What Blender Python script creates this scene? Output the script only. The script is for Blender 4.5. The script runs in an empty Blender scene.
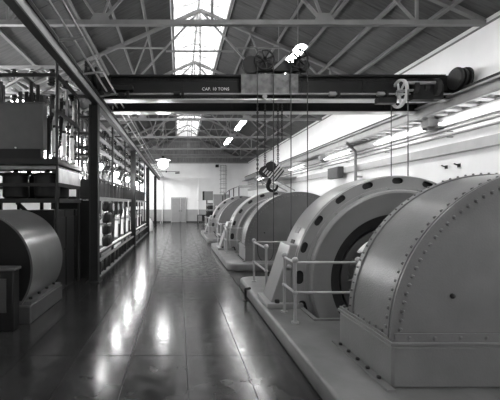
import bpy, bmesh, math, random
from mathutils import Vector, Matrix
random.seed(7)
PI = math.pi
sc = bpy.context.scene
col = sc.collection

# ------------------------------------------------------------------ camera, world, exposure
CAM_H = 1.7
cam_d = bpy.data.cameras.new('camera')
cam = bpy.data.objects.new('camera', cam_d)
col.objects.link(cam)
cam.location = (0, 0, CAM_H)
cam.rotation_euler = (PI / 2, 0, 0)
cam_d.sensor_width = 36
cam_d.lens = 27.0                       # 375 px on a 500 px frame
cam_d.shift_x = (250 - 179) / 500       # view camera with rise and shift: verticals stay upright
cam_d.shift_y = (203.8 - 200) / 500
cam_d.clip_end = 200
sc.camera = cam

SKY = 16.0
world = bpy.data.worlds.new('overcast_sky')
sc.world = world
world.use_nodes = True
bg = world.node_tree.nodes['Background']
bg.inputs[0].default_value = (1, 1, 1, 1)
bg.inputs[1].default_value = SKY
# overcast dome above a dark ground
_wn = world.node_tree
_wt = _wn.nodes.new('ShaderNodeTexCoord')
_ws = _wn.nodes.new('ShaderNodeSeparateXYZ')
_wm = _wn.nodes.new('ShaderNodeMapRange')
_wm.inputs[1].default_value = -.03
_wm.inputs[2].default_value = .03
_wm.inputs[3].default_value = .32
_wm.inputs[4].default_value = 1.0
_wc = _wn.nodes.new('ShaderNodeCombineColor')
_wn.links.new(_wt.outputs['Generated'], _ws.inputs[0])
_wn.links.new(_ws.outputs[2], _wm.inputs[0])
for _i in range(3):
    _wn.links.new(_wm.outputs[0], _wc.inputs[_i])
_wn.links.new(_wc.outputs[0], bg.inputs[0])

sc.view_settings.view_transform = 'Standard'
sc.view_settings.look = 'None'
sc.view_settings.gamma = 1
sc.view_settings.use_curve_mapping = False
sc.view_settings.exposure = 1.92
sc.cycles.max_bounces = 8
sc.cycles.transparent_max_bounces = 16
sc.cycles.sample_clamp_indirect = 6


def portal(loc, rot, sx, sy):
    d = bpy.data.lights.new('daylight_portal', 'AREA')
    d.shape = 'RECTANGLE'
    d.size = sx
    d.size_y = sy
    d.cycles.is_portal = True
    o = bpy.data.objects.new('daylight_portal', d)
    o.location = loc
    o.rotation_euler = rot
    col.objects.link(o)


# room measures
XL, XR, YB, YF = -5.10, 6.28, 34.1, -4.0
EAVE = CAM_H + 3.71
SLOPE = 0.48
HALF = (XR - XL) / 2
RX = 0.68
RIDGE = EAVE + SLOPE * HALF
SKY0, SKY1, SKW = -3.2, 33.4, 0.9        # ridge skylight


def roof_z(x):
    return RIDGE - SLOPE * abs(x - RX)


portal((RX, (SKY0 + SKY1) / 2, RIDGE + 0.3), (0, 0, 0), 2 * SKW, SKY1 - SKY0)
WINS = [(6.4, 10.6), (11.4, 15.9), (16.7, 21.2), (28.8, 32.8)]
WZ0, WZ1 = 2.6, 5.25
for (a, b) in WINS:
    portal((XL - 0.12, (a + b) / 2, (WZ0 + WZ1) / 2), (0, -PI / 2, 0), WZ1 - WZ0, b - a)

FWINS = [(-.4, 2.2), (2.9, 5.5)]     # windows in the wall behind the camera
FZ0, FZ1 = 3.0, EAVE - .3
for (a, b) in FWINS:
    portal(((a + b) / 2, YF - .2, (FZ0 + FZ1) / 2), (PI / 2, 0, 0), b - a, FZ1 - FZ0)

# ------------------------------------------------------------------ materials
MATS = {}


def mat(name, c, rough=0.5, metal=0.0, var=0.12, scale=4.0, bump=0.0, bscale=40.0, spec=0.5, stretch=None):
    if name in MATS:
        return MATS[name]
    m = bpy.data.materials.new(name)
    m.use_nodes = True
    nt = m.node_tree
    N, L = nt.nodes, nt.links
    b = N['Principled BSDF']
    b.inputs['Roughness'].default_value = rough
    b.inputs['Metallic'].default_value = metal
    b.inputs['Specular IOR Level'].default_value = spec
    tc = N.new('ShaderNodeTexCoord')
    vec = tc.outputs['Object']
    if stretch:
        mp = N.new('ShaderNodeMapping')
        mp.inputs['Scale'].default_value = stretch
        L.new(vec, mp.inputs[0])
        vec = mp.outputs[0]
    n = N.new('ShaderNodeTexNoise')
    n.inputs['Scale'].default_value = scale
    n.inputs['Detail'].default_value = 5
    L.new(vec, n.inputs['Vector'])
    r = N.new('ShaderNodeMapRange')
    r.inputs[1].default_value = 0.3
    r.inputs[2].default_value = 0.7
    r.inputs[3].default_value = c * (1 - var)
    r.inputs[4].default_value = c * (1 + var)
    L.new(n.outputs[0], r.inputs[0])
    cc = N.new('ShaderNodeCombineColor')
    for i in range(3):
        L.new(r.outputs[0], cc.inputs[i])
    L.new(cc.outputs[0], b.inputs['Base Color'])
    if bump:
        n2 = N.new('ShaderNodeTexNoise')
        n2.inputs['Scale'].default_value = bscale
        L.new(vec, n2.inputs['Vector'])
        bp = N.new('ShaderNodeBump')
        bp.inputs['Strength'].default_value = bump
        bp.inputs['Distance'].default_value = 0.02
        L.new(n2.outputs[0], bp.inputs['Height'])
        L.new(bp.outputs[0], b.inputs['Normal'])
    MATS[name] = m
    return m


def emit(name, strength):
    m = bpy.data.materials.new(name)
    m.use_nodes = True
    nt = m.node_tree
    b = nt.nodes['Principled BSDF']
    b.inputs['Base Color'].default_value = (.8, .8, .8, 1)
    b.inputs['Emission Color'].default_value = (1, 1, 1, 1)
    b.inputs['Emission Strength'].default_value = strength
    MATS[name] = m
    return m


def glass(name, lo=.62, hi=.92):
    m = bpy.data.materials.new(name)
    m.use_nodes = True
    nt = m.node_tree
    N, L = nt.nodes, nt.links
    out = N['Material Output']
    N.remove(N['Principled BSDF'])
    t = N.new('ShaderNodeBsdfTransparent')
    n = N.new('ShaderNodeTexNoise')
    n.inputs['Scale'].default_value = 2.5
    r = N.new('ShaderNodeMapRange')
    r.inputs[1].default_value = .3
    r.inputs[2].default_value = .7
    r.inputs[3].default_value = lo
    r.inputs[4].default_value = hi
    L.new(n.outputs[0], r.inputs[0])
    L.new(r.outputs[0], t.inputs[0])
    g = N.new('ShaderNodeBsdfGlossy')
    g.inputs['Roughness'].default_value = .08
    mx = N.new('ShaderNodeMixShader')
    mx.inputs[0].default_value = .08
    L.new(t.outputs[0], mx.inputs[1])
    L.new(g.outputs[0], mx.inputs[2])
    L.new(mx.outputs[0], out.inputs[0])
    MATS[name] = m
    return m


WHITE = mat('white_wall_paint', .86, .55, var=.05, scale=1.2, bump=.05, bscale=12)
WAINS = mat('grey_wainscot_paint', .36, .5, var=.06, scale=2)
BASEB = mat('dark_baseboard_paint', .05, .5)
CONC = mat('polished_concrete', .026, .17, var=.45, scale=2.4, bump=.022, bscale=8.0, spec=.24)
_nt = CONC.node_tree
_n = _nt.nodes.new('ShaderNodeTexNoise')
_n.inputs['Scale'].default_value = 7.0
_n.inputs['Detail'].default_value = 6
_tc = _nt.nodes.new('ShaderNodeTexCoord')
_nt.links.new(_tc.outputs['Object'], _n.inputs['Vector'])
_r = _nt.nodes.new('ShaderNodeMapRange')
_r.inputs[1].default_value = .35
_r.inputs[2].default_value = .65
_r.inputs[3].default_value = .13
_r.inputs[4].default_value = .25
_nt.links.new(_n.outputs[0], _r.inputs[0])
_nt.links.new(_r.outputs[0], _nt.nodes['Principled BSDF'].inputs['Roughness'])
CONCB = mat('joint_concrete', .05, .7)
FOUND = mat('painted_foundation', .14, .38, var=.22, scale=3, bump=.08, bscale=14)
PAINT = mat('machine_grey_enamel', .25, .30, var=.07, scale=2.2, bump=.03, bscale=30)
PAINT2 = mat('machine_grey_enamel_turbine', .155, .33, var=.12, scale=3, bump=.10, bscale=60)
DARKIN = mat('dark_winding_and_shade', .02, .6)  # windings; also painted shade behind the generator vent slots
ROTOR = mat('rotor_grey', .09, .45)
RAIL = mat('rail_light_grey', .34, .4)
STEEL = mat('structural_grey_steel', .24, .5, var=.12)
STEELD = mat('dark_structural_steel', .022, .6, var=.2, spec=.3)
STEELL = mat('light_grey_steel', .30, .4)
BLACK = mat('black_enamel', .010, .5, spec=.3)
ROOFM = mat('roof_board', .085, .7, var=.28, scale=2.0, stretch=(1, 9, 1), bump=.25, bscale=6)
GABLE = mat('grey_gable_board', .17, .7, var=.3, scale=2.5, stretch=(7, 1, .6), bump=.3, bscale=5)
CRANEM = mat('crane_dark_paint', .009, .55, var=.2, spec=.3)
FLANGE = mat('glare_bright_flange', .5, .28, metal=.5, var=.25, scale=1.5)  # pale metal: glare on the flange underside is put into the colour
CHAIN = mat('chain_steel', .06, .4, metal=.6)
PORC = mat('white_porcelain', .75, .2)
PORCD = mat('brown_porcelain', .04, .2)
TRUSSM = mat('truss_light_grey', .22, .5, var=.1)
PURL = mat('purlin_grey', .2, .55, var=.1)
GLASS = glass('skylight_glass', .15, .27)
GLASSD = glass('dimmed_window_glass', .66, .82)  # pane transmission lowered to hold back daylight from the left
GLASSF = glass('front_window_glass', .17, .25)
LAMPG = emit('opal_globe_glow', 16)
TUBE = emit('fluorescent_glow', 19)
BULB = emit('bulb_glow', 60)
LETTER = mat('white_lettering', .8, .5)
WOODP = mat('pale_wood', .5, .5)
DIAL = mat('dial_white', .7, .3)
BOXG = mat('tank_grey', .075, .5, var=.10, scale=5)

# ------------------------------------------------------------------ builders
ORG = {}


class MB:
    def __init__(s):
        s.v, s.f = [], []

    def add(s, vs, fs):
        o = len(s.v)
        s.v += [tuple(p) for p in vs]
        s.f += [tuple(i + o for i in f) for f in fs]
        return s

    def box(s, x0, x1, y0, y1, z0, z1):
        x0, x1 = min(x0, x1), max(x0, x1)
        y0, y1 = min(y0, y1), max(y0, y1)
        z0, z1 = min(z0, z1), max(z0, z1)
        return s.add([(x0, y0, z0), (x1, y0, z0), (x1, y1, z0), (x0, y1, z0), (x0, y0, z1), (x1, y0, z1), (x1, y1, z1), (x0, y1, z1)],
                     [(3, 2, 1, 0), (4, 5, 6, 7), (0, 1, 5, 4), (1, 2, 6, 5), (2, 3, 7, 6), (3, 0, 4, 7)])

    def bar(s, p, q, w, h, up=(0, 0, 1)):
        p, q = Vector(p), Vector(q)
        d = (q - p).normalized()
        up = Vector(up)
        if abs(d.dot(up)) > .98:
            up = Vector((0, 1, 0))
        a = d.cross(up).normalized() * (w / 2)
        b = a.cross(d).normalized() * (h / 2)
        vs = [p - a - b, p + a - b, p + a + b, p - a + b, q - a - b, q + a - b, q + a + b, q - a + b]
        return s.add(vs, [(3, 2, 1, 0), (4, 5, 6, 7), (0, 1, 5, 4), (1, 2, 6, 5), (2, 3, 7, 6), (3, 0, 4, 7)][:])

    def cyl(s, p, q, r, n=12, r2=None, cap=True):
        p, q = Vector(p), Vector(q)
        r2 = r if r2 is None else r2
        d = (q - p).normalized()
        u = Vector((0, 0, 1)) if abs(d.z) < .9 else Vector((1, 0, 0))
        a = d.cross(u).normalized()
        b = d.cross(a)
        vs, fs = [], []
        for i in range(n):
            t = 2 * PI * i / n
            e = a * math.cos(t) + b * math.sin(t)
            vs += [p + e * r, q + e * r2]
        for i in range(n):
            j = (i + 1) % n
            fs.append((2 * i, 2 * i + 1, 2 * j + 1, 2 * j))
        if cap:
            fs.append(tuple(range(0, 2 * n, 2)))
            fs.append(tuple(range(2 * n - 1, 0, -2)))
        return s.add(vs, fs)

    def tube(s, pts, r, n=8):
        for a, b in zip(pts[:-1], pts[1:]):
            s.cyl(a, b, r, n)
        for a in pts[1:-1]:
            s.ball(a, r, n, max(4, n // 2))
        return s

    def ball(s, c, r, n=10, m=6, sz=1):
        c = Vector(c)
        vs = [c + Vector((0, 0, r * sz))]
        for j in range(1, m):
            ph = PI * j / m
            for i in range(n):
                t = 2 * PI * i / n
                vs.append(c + Vector((r * math.sin(ph) * math.cos(t), r * math.sin(ph) * math.sin(t), r * sz * math.cos(ph))))
        vs.append(c - Vector((0, 0, r * sz)))
        fs = []
        for i in range(n):
            fs.append((0, 1 + i, 1 + (i + 1) % n))
        for j in range(m - 2):
            for i in range(n):
                a = 1 + j * n + i
                b = 1 + j * n + (i + 1) % n
                fs.append((a, a + n, b + n, b))
        e = len(vs) - 1
        for i in range(n):
            fs.append((e, 1 + (m - 2) * n + (i + 1) % n, 1 + (m - 2) * n + i))
        return s.add(vs, fs)

    def lathe(s, prof, c, axis='Y', n=64, a0=0, a1=2 * PI, closed=True):
        """prof: (r, t) pairs; c: centre point; t along the axis measured absolutely added to c"""
        full = abs(a1 - a0 - 2 * PI) < 1e-6
        cnt = n if full else n + 1
        vs, fs = [], []
        P = len(prof)
        for i in range(cnt):
            t = a0 + (a1 - a0) * i / n
            ca, sa = math.cos(t), math.sin(t)
            for (r, h) in prof:
                if axis == 'Y':
                    vs.append((c[0] + r * ca, c[1] + h, c[2] + r * sa))
                elif axis == 'Z':
                    vs.append((c[0] + r * ca, c[1] - r * sa, c[2] + h))
                else:
                    vs.append((c[0] + h, c[1] + r * sa, c[2] + r * ca))
        for i in range(n):
            j = (i + 1) % cnt
            for k in range(P - 1 if not closed else P):
                k2 = (k + 1) % P
                fs.append((i * P + k, i * P + k2, j * P + k2, j * P + k))
        return s.add(vs, fs)

    def torus(s, c, R, r, axis='Y', n=24, m=6):
        prof = [(R + r * math.cos(2 * PI * k / m), r * math.sin(2 * PI * k / m)) for k in range(m)]
        return s.lathe(prof, c, axis, n)

    def poly(s, pts, axis, t0, t1):
        """extrude a 2-D polygon: axis Y -> pts are (x,z); axis X -> pts are (y,z)"""
        n = len(pts)
        if axis == 'Y':
            vs = [(a, t0, b) for a, b in pts] + [(a, t1, b) for a, b in pts]
        elif axis == 'X':
            vs = [(t0, a, b) for a, b in pts] + [(t1, a, b) for a, b in pts]
        else:
            vs = [(a, b, t0) for a, b in pts] + [(a, b, t1) for a, b in pts]
        fs = [tuple(range(n)), tuple(range(2 * n - 1, n - 1, -1))]
        for i in range(n):
            j = (i + 1) % n
            fs.append((i, i + n, j + n, j))
        return s.add(vs, fs)

    def mesh(s, name, org=(0, 0, 0), smooth=True):
        me = bpy.data.meshes.new(name)
        o = Vector(org)
        me.from_pydata([tuple(Vector(p) - o) for p in s.v], [], s.f)
        bm = bmesh.new()
        bm.from_mesh(me)
        bmesh.ops.recalc_face_normals(bm, faces=bm.faces)
        bm.to_mesh(me)
        bm.free()
        if smooth:
            me.shade_smooth()
            me.set_sharp_from_angle(angle=math.radians(35))
        return me

    def build(s, name, m, parent=None, org=None, bevel=0, kind=None, label=None):
        if org is None:
            org = ORG.get(parent.name, (0, 0, 0)) if parent else (0, 0, 0)
        me = s.mesh(name, org)
        o = bpy.data.objects.new(name, me)
        me.materials.append(m)
        col.objects.link(o)
        if parent:
            o.parent = parent
            ORG[o.name] = tuple(org)
        else:
            o.location = org
            ORG[o.name] = tuple(org)
        if bevel:
            bv = o.modifiers.new('bevel', 'BEVEL')
            bv.width = bevel
            bv.segments = 2
            bv.limit_method = 'ANGLE'
        if kind:
            o['kind'] = kind
        if label:
            o['label'] = label
        return o


def tag(o, label, cat, group=None):
    o['label'] = label
    o['category'] = cat
    if group:
        o['group'] = group
    return o


def thing(name, label, cat, loc=(0, 0, 0), group=None):
    o = bpy.data.objects.new(name, None)
    o.empty_display_size = .2
    col.objects.link(o)
    o.location = loc
    ORG[o.name] = tuple(loc)
    tag(o, label, cat, group)
    return o


def clone(root, loc, label=None):
    def rec(o, par):
        c = o.copy()
        col.objects.link(c)
        if par:
            c.parent = par
        for ch in list(o.children):
            rec(ch, c)
        return c
    r = rec(root, None)
    r.location = loc
    if label:
        r['label'] = label
    return r


def struct(mb, name, m, parent=None, bevel=0):
    o = mb.build(name, m, parent, bevel=bevel)
    if not parent:
        o['kind'] = 'structure'
    return o


def share(o, offset, name=None):
    """copy of a part under the same parent"""
    c = o.copy()
    col.objects.link(c)
    c.location = Vector(o.location) + Vector(offset)
    return c


def curve_mesh(loops, extrude, bevel=0.0):
    """filled 2-D outline with holes -> vertices, faces (x, y, z)"""
    cu = bpy.data.curves.new('tmp', 'CURVE')
    cu.dimensions = '2D'
    cu.fill_mode = 'BOTH'
    cu.extrude = extrude
    cu.bevel_depth = bevel
    cu.bevel_resolution = 2
    cu.offset = -bevel
    for lp in loops:
        sp = cu.splines.new('POLY')
        sp.points.add(len(lp) - 1)
        for i, (x, y) in enumerate(lp):
            sp.points[i].co = (x, y, 0, 1)
        sp.use_cyclic_u = True
    o = bpy.data.objects.new('tmp', cu)
    me = bpy.data.meshes.new_from_object(o)
    vs = [v.co.copy() for v in me.vertices]
    fs = [tuple(p.vertices) for p in me.polygons]
    bpy.data.objects.remove(o)
    bpy.data.curves.remove(cu)
    bpy.data.meshes.remove(me)
    return vs, fs


def rrect(x0, x1, y0, y1, r, n=6, corners=(1, 1, 1, 1)):
    """corners: (x0y0, x1y0, x1y1, x0y1)"""
    P = []
    for (cx, cy, a, on) in ((x0, y0, PI, corners[0]), (x1, y0, 1.5 * PI, corners[1]), (x1, y1, 0, corners[2]), (x0, y1, .5 * PI, corners[3])):
        if not on:
            P.append((cx, cy))
            continue
        ox = cx + (r if cx == x0 else -r)
        oy = cy + (r if cy == y0 else -r)
        for k in range(n + 1):
            t = a + PI / 2 * k / n
            P.append((ox + r * math.cos(t), oy + r * math.sin(t)))
    return P


# ================================================================== SETTING
# machine unit measures (unit 1; the others repeat every PITCH metres)
PITCH = 6.8
NU = 3
AX, AZ = 3.16, 0.588
FT = 0.19                                # top of foundation
FX0, FX1, FY0, FY1 = 1.23, 5.15, 2.6, 7.85
PX0, PX1, PY0, PY1 = 1.80, 4.52, 4.90, 6.22   # generator pit

# floor, with openings for the generator pits
fl = MB()
xs = [XL, PX0, PX1, XR]
ys = [YF]
for u in range(NU):
    ys += [PY0 + u * PITCH, PY1 + u * PITCH]
ys.append(YB)
for i in range(3):
    for j in range(len(ys) - 1):
        if i == 1 and j % 2 == 1:
            continue
        fl.box(xs[i], xs[i + 1], ys[j], ys[j + 1], -.12, -.008)
floor = struct(fl, 'floor', CONCB)
jx = [-2.35, -1.74, -1.13, -.53, .08, .69, FX0]
jy = [1.75, 4.2]
while jy[-1] < YB - 2.5:
    jy.append(jy[-1] + 2.44)
jy.append(YB - .02)
g = .004
for i in range(len(jx) - 1):
    for j in range(len(jy) - 1):
        MB().box(jx[i] + g, jx[i + 1] - g, jy[j] + g, jy[j + 1] - g, -.008, 0).build('floor_slab', CONC, floor)
# slabs of the left aisle and along the machines
MB().box(XL + .02, jx[0] - g, 1.75, YB - .02, -.008, 0).build('floor_slab', CONC, floor)
MB().box(FX1, XR - .02, 1.75, YB - .02, -.008, 0).build('floor_slab', CONC, floor)
MB().box(XL + .02, XR - .02, YF + .02, 1.74, -.008, 0).build('floor_slab', CONC, floor)
for u in range(NU):
    y1 = FY0 + (u + 1) * PITCH if u < NU - 1 else YB - .02
    MB().box(FX0 + g, FX1 - g, FY1 + u * PITCH + .01, y1 - .01, -.008, 0).build('floor_slab', CONC, floor)

# walls
def wall_x(name, x0, x1, y0, y1, z1, wins, z_lo, z_hi):
    mb = MB()
    last = y0
    for (a, b) in wins:
        mb.box(x0, x1, last, a, 0, z1)
        mb.box(x0, x1, a, b, 0, z_lo)
        mb.box(x0, x1, a, b, z_hi, z1)
        last = b
    mb.box(x0, x1, last, y1, 0, z1)
    return struct(mb, name, WHITE)


wall_left = wall_x('wall_left', XL - .25, XL, YF, YB, EAVE + .06, WINS, WZ0, WZ1)
wall_right = struct(MB().box(XR, XR + .25, YF, YB, -.1, EAVE + .1), 'wall_right', WHITE)
wall_back = struct(MB().box(XL - .25, XR + .25, YB, YB + .25, -.1, EAVE - .03), 'wall_back', WHITE)
wf = MB().poly([(XL - .25, EAVE - .3), (XR + .25, EAVE - .3), (XR + .25, EAVE + .1), (RX, RIDGE + .1), (XL - .25, EAVE + .1)], 'Y', YF - .25, YF)
wf.box(XL - .25, XR + .25, YF - .25, YF, 0, FZ0)
last = XL - .25
for (a, b) in FWINS:
    wf.box(last, a, YF - .25, YF, FZ0, EAVE - .3)
    last = b
wf.box(last, XR + .25, YF - .25, YF, FZ0, EAVE - .3)
struct(wf, 'wall_front', WHITE)
# gable boards above the back wall, each its own board
gw = struct(MB().poly([(XL - .2, EAVE - .03), (XR + .2, EAVE - .03), (XR + .2, roof_z(XR + .2) + .12), (RX + SKW, roof_z(RX + SKW) + .12), (RX + SKW, RIDGE + .25), (RX - SKW, RIDGE + .25), (RX - SKW, roof_z(RX - SKW) + .12), (XL - .2, roof_z(XL - .2) + .12)], 'Y', YB + .03, YB + .2), 'wall_gable', GABLE)
bw = .62
x = XL
while x < XR - .05:
    x2 = min(x + bw, XR)
    za, zb = roof_z(x + .005), roof_z(x2 - .005)
    if x <= RX <= x2:
        pts = [(x + .005, EAVE), (x2 - .005, EAVE), (x2 - .005, zb), (RX, RIDGE), (x + .005, za)]
    else:
        pts = [(x + .005, EAVE), (x2 - .005, EAVE), (x2 - .005, zb), (x + .005, za)]
    MB().poly(pts, 'Y', YB - .005, YB + .03).build('gable_board', GABLE, gw)
    x = x2
for z in (EAVE + .02, EAVE + .75, EAVE + 1.3):
    hw = (RIDGE - z) / SLOPE - .1 if z > EAVE + .1 else HALF
    MB().box(RX - hw, RX + hw, YB - .10, YB - .01, z - .06, z + .06).build('girt', STEEL, gw)

struct(MB().box(XL, XR, YB - .02, YB, 0, 1.18), 'trim_1', WAINS)
struct(MB().box(XL, XR, YB - .045, YB - .021, 0, .13), 'baseboard_back', BASEB)
# white mouldings on the back wall
struct(MB().box(-1.5, 1.75, YB - .04, YB, 3.45, 3.53), 'trim_2', WHITE)
struct(MB().box(-4.0, 6.2, YB - .05, YB, 4.05, 4.11), 'trim_3', WHITE)

# double door in the back wall
dr = struct(MB().box(-.72, -.64, YB - .08, YB - .046, 0, 2.28).box(.58, .66, YB - .08, YB - .046, 0, 2.28).box(-.64, .58, YB - .08, YB - .046, 2.2, 2.28), 'door_1', WAINS)
DOORM = mat('grey_door_paint', .30, .45, var=.05)
for (a, b, hx) in ((-.64, .13, .02), (.145, .58, .23)):
    lf = MB().box(a + .005, b - .005, YB - .075, YB - .05, .02, 2.19).build('door_leaf', DOORM, dr, bevel=.004)
    MB().cyl((hx, YB - .075, 1.05), (hx, YB - .13, 1.05), .025, 8).ball((hx, YB - .14, 1.05), .04, 8, 5).build('knob', STEELD, lf)

# roof: panels between purlins and trusses
ceiling = struct(MB().poly([(XL - .4, roof_z(XL) - .0 + .09), (RX - SKW - .06, roof_z(RX - SKW - .06) + .09), (RX - SKW - .06, roof_z(RX - SKW - .06) + .17), (XL - .4, roof_z(XL) + .17)], 'Y', YF - .3, YB + .3)
                 .poly([(XR + .4, roof_z(XR) + .09), (RX + SKW + .06, roof_z(RX + SKW + .06) + .09), (RX + SKW + .06, roof_z(RX + SKW + .06) + .17), (XR + .4, roof_z(XR) + .17)], 'Y', YF - .3, YB + .3)
                 .poly([(RX - SKW - .06, roof_z(RX - SKW) + .06), (RX, RIDGE + .06), (RX + SKW + .06, roof_z(RX - SKW) + .06), (RX + SKW + .06, roof_z(RX - SKW) + .14), (RX, RIDGE + .14), (RX - SKW - .06, roof_z(RX - SKW) + .14)], 'Y', YF - .3, SKY0)
                 .poly([(RX - SKW - .06, roof_z(RX - SKW) + .06), (RX, RIDGE + .06), (RX + SKW + .06, roof_z(RX - SKW) + .06), (RX + SKW + .06, roof_z(RX - SKW) + .14), (RX, RIDGE + .14), (RX - SKW - .06, roof_z(RX - SKW) + .14)], 'Y', SKY1, YB + .3), 'ceiling', ROOFM)
NPUR = 6
pw = (HALF - SKW) / NPUR
TRY = [7.7 + 4.4 * i for i in range(-2, 7)]
pl = 1.1
panel_mesh = {}
for sgn in (-1, 1):
    for i in range(NPUR):
        xa = RX + sgn * (SKW + i * pw + .012)
        xb = RX + sgn * (SKW + (i + 1) * pw - .012)
        za, zb = roof_z(xa) + .03, roof_z(xb) + .03
        y = 2.2
        first = None
        while y < YB - .2:
            ln = min(2.2, YB - .02 - y)
            if first is None or ln < 2.19:
                mb = MB().poly([(xa, za), (xb, zb), (xb, zb + .055), (xa, za + .055)], 'Y', y + .008, y + ln - .008)
                o = mb.build('roof_panel', ROOFM, ceiling)
                if first is None:
                    first, fy = o, y
            else:
                share(first, (0, y - fy, 0))
            y += 2.2
    for i in range(NPUR + 1):
        xp = RX + sgn * (SKW + i * pw - (.05 if i == NPUR else 0))
        zp = roof_z(xp)
        MB().bar((xp, 1.0, zp - .035), (xp, YB - .1, zp - .035), .07, .13, up=(sgn * SLOPE, 0, 1)).build('purlin', PURL, ceiling)

# ridge skylight: white well, bars and panes
sk = struct(MB().box(RX - SKW - .05, RX - SKW, SKY0, SKY1, roof_z(RX - SKW) - .08, RIDGE + .18)
            .box(RX + SKW, RX + SKW + .05, SKY0, SKY1, roof_z(RX + SKW) - .08, RIDGE + .18)
            .poly([(RX - SKW, RIDGE - .2), (RX + SKW, RIDGE - .2), (RX + SKW, RIDGE + .18), (RX, RIDGE + .5), (RX - SKW, RIDGE + .18)], 'Y', SKY0 - .05, SKY0)
            .poly([(RX - SKW, RIDGE - .45), (RX + SKW, RIDGE - .45), (RX + SKW, RIDGE + .18), (RX, RIDGE + .5), (RX - SKW, RIDGE + .18)], 'Y', SKY1, SKY1 + .05)
            .bar((RX, SKY0, RIDGE + .5), (RX, SKY1, RIDGE + .5), .08, .1), 'window_1', WHITE)
npn = 32
pp = (SKY1 - SKY0) / npn
for sgn in (-1, 1):
    first = None
    fb = None
    for k in range(npn):
        y0 = SKY0 + k * pp
        if first is None:
            first = MB().poly([(RX + sgn * .03, RIDGE + .50), (RX + sgn * SKW, RIDGE + .19), (RX + sgn * SKW, RIDGE + .198), (RX + sgn * .03, RIDGE + .508)], 'Y', y0 + .02, y0 + pp - .02).build('pane', GLASS, sk)
            fb = MB().bar((RX + sgn * .02, y0, RIDGE + .50), (RX + sgn * SKW, y0, RIDGE + .19), .05, .06).build('glazing_bar', WHITE, sk)
        else:
            share(first, (0, k * pp, 0))
            share(fb, (0, k * pp, 0))
# stay rods across the well
for k in range(6):
    y0 = 9.0 + k * 4.4
    MB().cyl((RX - SKW, y0, RIDGE - .05), (RX + SKW, y0, RIDGE - .05), .03, 6).build('tie_rod', WHITE, sk)

# windows of the wall behind the camera
for n_, (a, b) in enumerate(FWINS):
    ym = YF - .12
    fr = MB().box(a, a + .07, ym - .04, ym + .04, FZ0, FZ1).box(b - .07, b, ym - .04, ym + .04, FZ0, FZ1)
    fr.box(a + .07, b - .07, ym - .04, ym + .04, FZ0, FZ0 + .07).box(a + .07, b - .07, ym - .04, ym + .04, FZ1 - .07, FZ1)
    w = struct(fr, 'window_%d' % (n_ + 20), STEELL)
    dx, dz = (b - a) / 3, (FZ1 - FZ0) / 4
    for i in range(3):
        for j in range(4):
            MB().box(a + i * dx + .02, a + (i + 1) * dx - .02, ym - .004, ym + .004, FZ0 + j * dz + .02, FZ0 + (j + 1) * dz - .02).build('pane', GLASSF, w)
    for i in (1, 2):
        MB().box(a + i * dx - .02, a + i * dx + .02, ym - .02, ym + .02, FZ0 + .07, FZ1 - .07).build('mullion', STEELD, w)
# windows of the left wall
for n_, (a, b) in enumerate(WINS):
    fr = MB()
    t = .07
    xm = XL - .1
    fr.box(xm - .04, xm + .04, a, a + t, WZ0, WZ1).box(xm - .04, xm + .04, b - t, b, WZ0, WZ1)
    fr.box(xm - .04, xm + .04, a + t, b - t, WZ0, WZ0 + t).box(xm - .04, xm + .04, a + t, b - t, WZ1 - t, WZ1)
    w = struct(fr, 'window_%d' % (n_ + 2), STEELL)
    nc, nr = 5, 4
    for i in range(1, nc):
        yy = a + (b - a) * i / nc
        MB().box(xm - .02, xm + .02, yy - .02, yy + .02, WZ0 + t, WZ1 - t).build('mullion', STEELD, w)
    for j in range(1, nr):
        zz = WZ0 + (WZ1 - WZ0) * j / nr
        MB().box(xm - .018, xm + .018, a + t, b - t, zz - .018, zz + .018).build('transom', STEELD, w)
    first = None
    for i in range(nc):
        for j in range(nr):
            dy, dz = (b - a) / nc, (WZ1 - WZ0) / nr
            if first is None:
                first = MB().box(xm - .004, xm + .004, a + .02, a + dy - .02, WZ0 + .02, WZ0 + dz - .02).build('pane', GLASSD, w)
            else:
                share(first, (0, i * dy, j * dz))

# ================================================================== ROOF TRUSSES
def truss(y, label, main):
    t = thing('roof_truss', label, 'truss', (RX, y, EAVE), 'steel roof trusses')
    zb = EAVE + .0
    w = .085
    def m(name, x0, z0, x1, z1, ww=w, hh=w, mm=TRUSSM):
        MB().bar((RX + x0, y, z0), (RX + x1, y, z1), ww, hh, up=(0, 1, 0)).build(name, mm, t)
    m('bottom_chord', XL + .01 - RX, zb, XR - .01 - RX, zb, .10, .10)
    tc = lambda xx: EAVE + .06 + (RIDGE - .2 - EAVE - .06) * (1 - abs(xx) / HALF)
    for s in (-1, 1):
        m('top_chord', 0, tc(0), s * (HALF - .12), tc(HALF), .10, .10)
        m('diagonal', s * .05, tc(0) - .05, s * 2.3, zb, .055, .055)
        m('strut', s * 1.12, 6.72, s * 3.1, 6.72 + .02, .045, .045)
        m('diagonal', s * 2.3, zb, s * 3.1, tc(3.1), .045, .045)
        m('diagonal', s * 2.3, zb, s * 1.6, tc(1.6), .045, .045)
        m('diagonal', s * 3.1, tc(3.1), s * 4.2, zb, .045, .045)
        m('post', s * 4.2, zb, s * 4.2, tc(4.2), .05, .05)
        MB().poly([(RX + s * 2.05, zb - .05), (RX + s * 2.55, zb - .05), (RX + s * 2.4, zb + .18), (RX + s * 2.15, zb + .18)], 'Y', y - .06, y - .048).build('gusset', TRUSSM, t)
    m('king_post', 0, zb, 0, tc(0), .05, .05)
    m('collar_tie', -1.1, 6.62, 1.1, 6.62, .05, .05)
    return t

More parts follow.
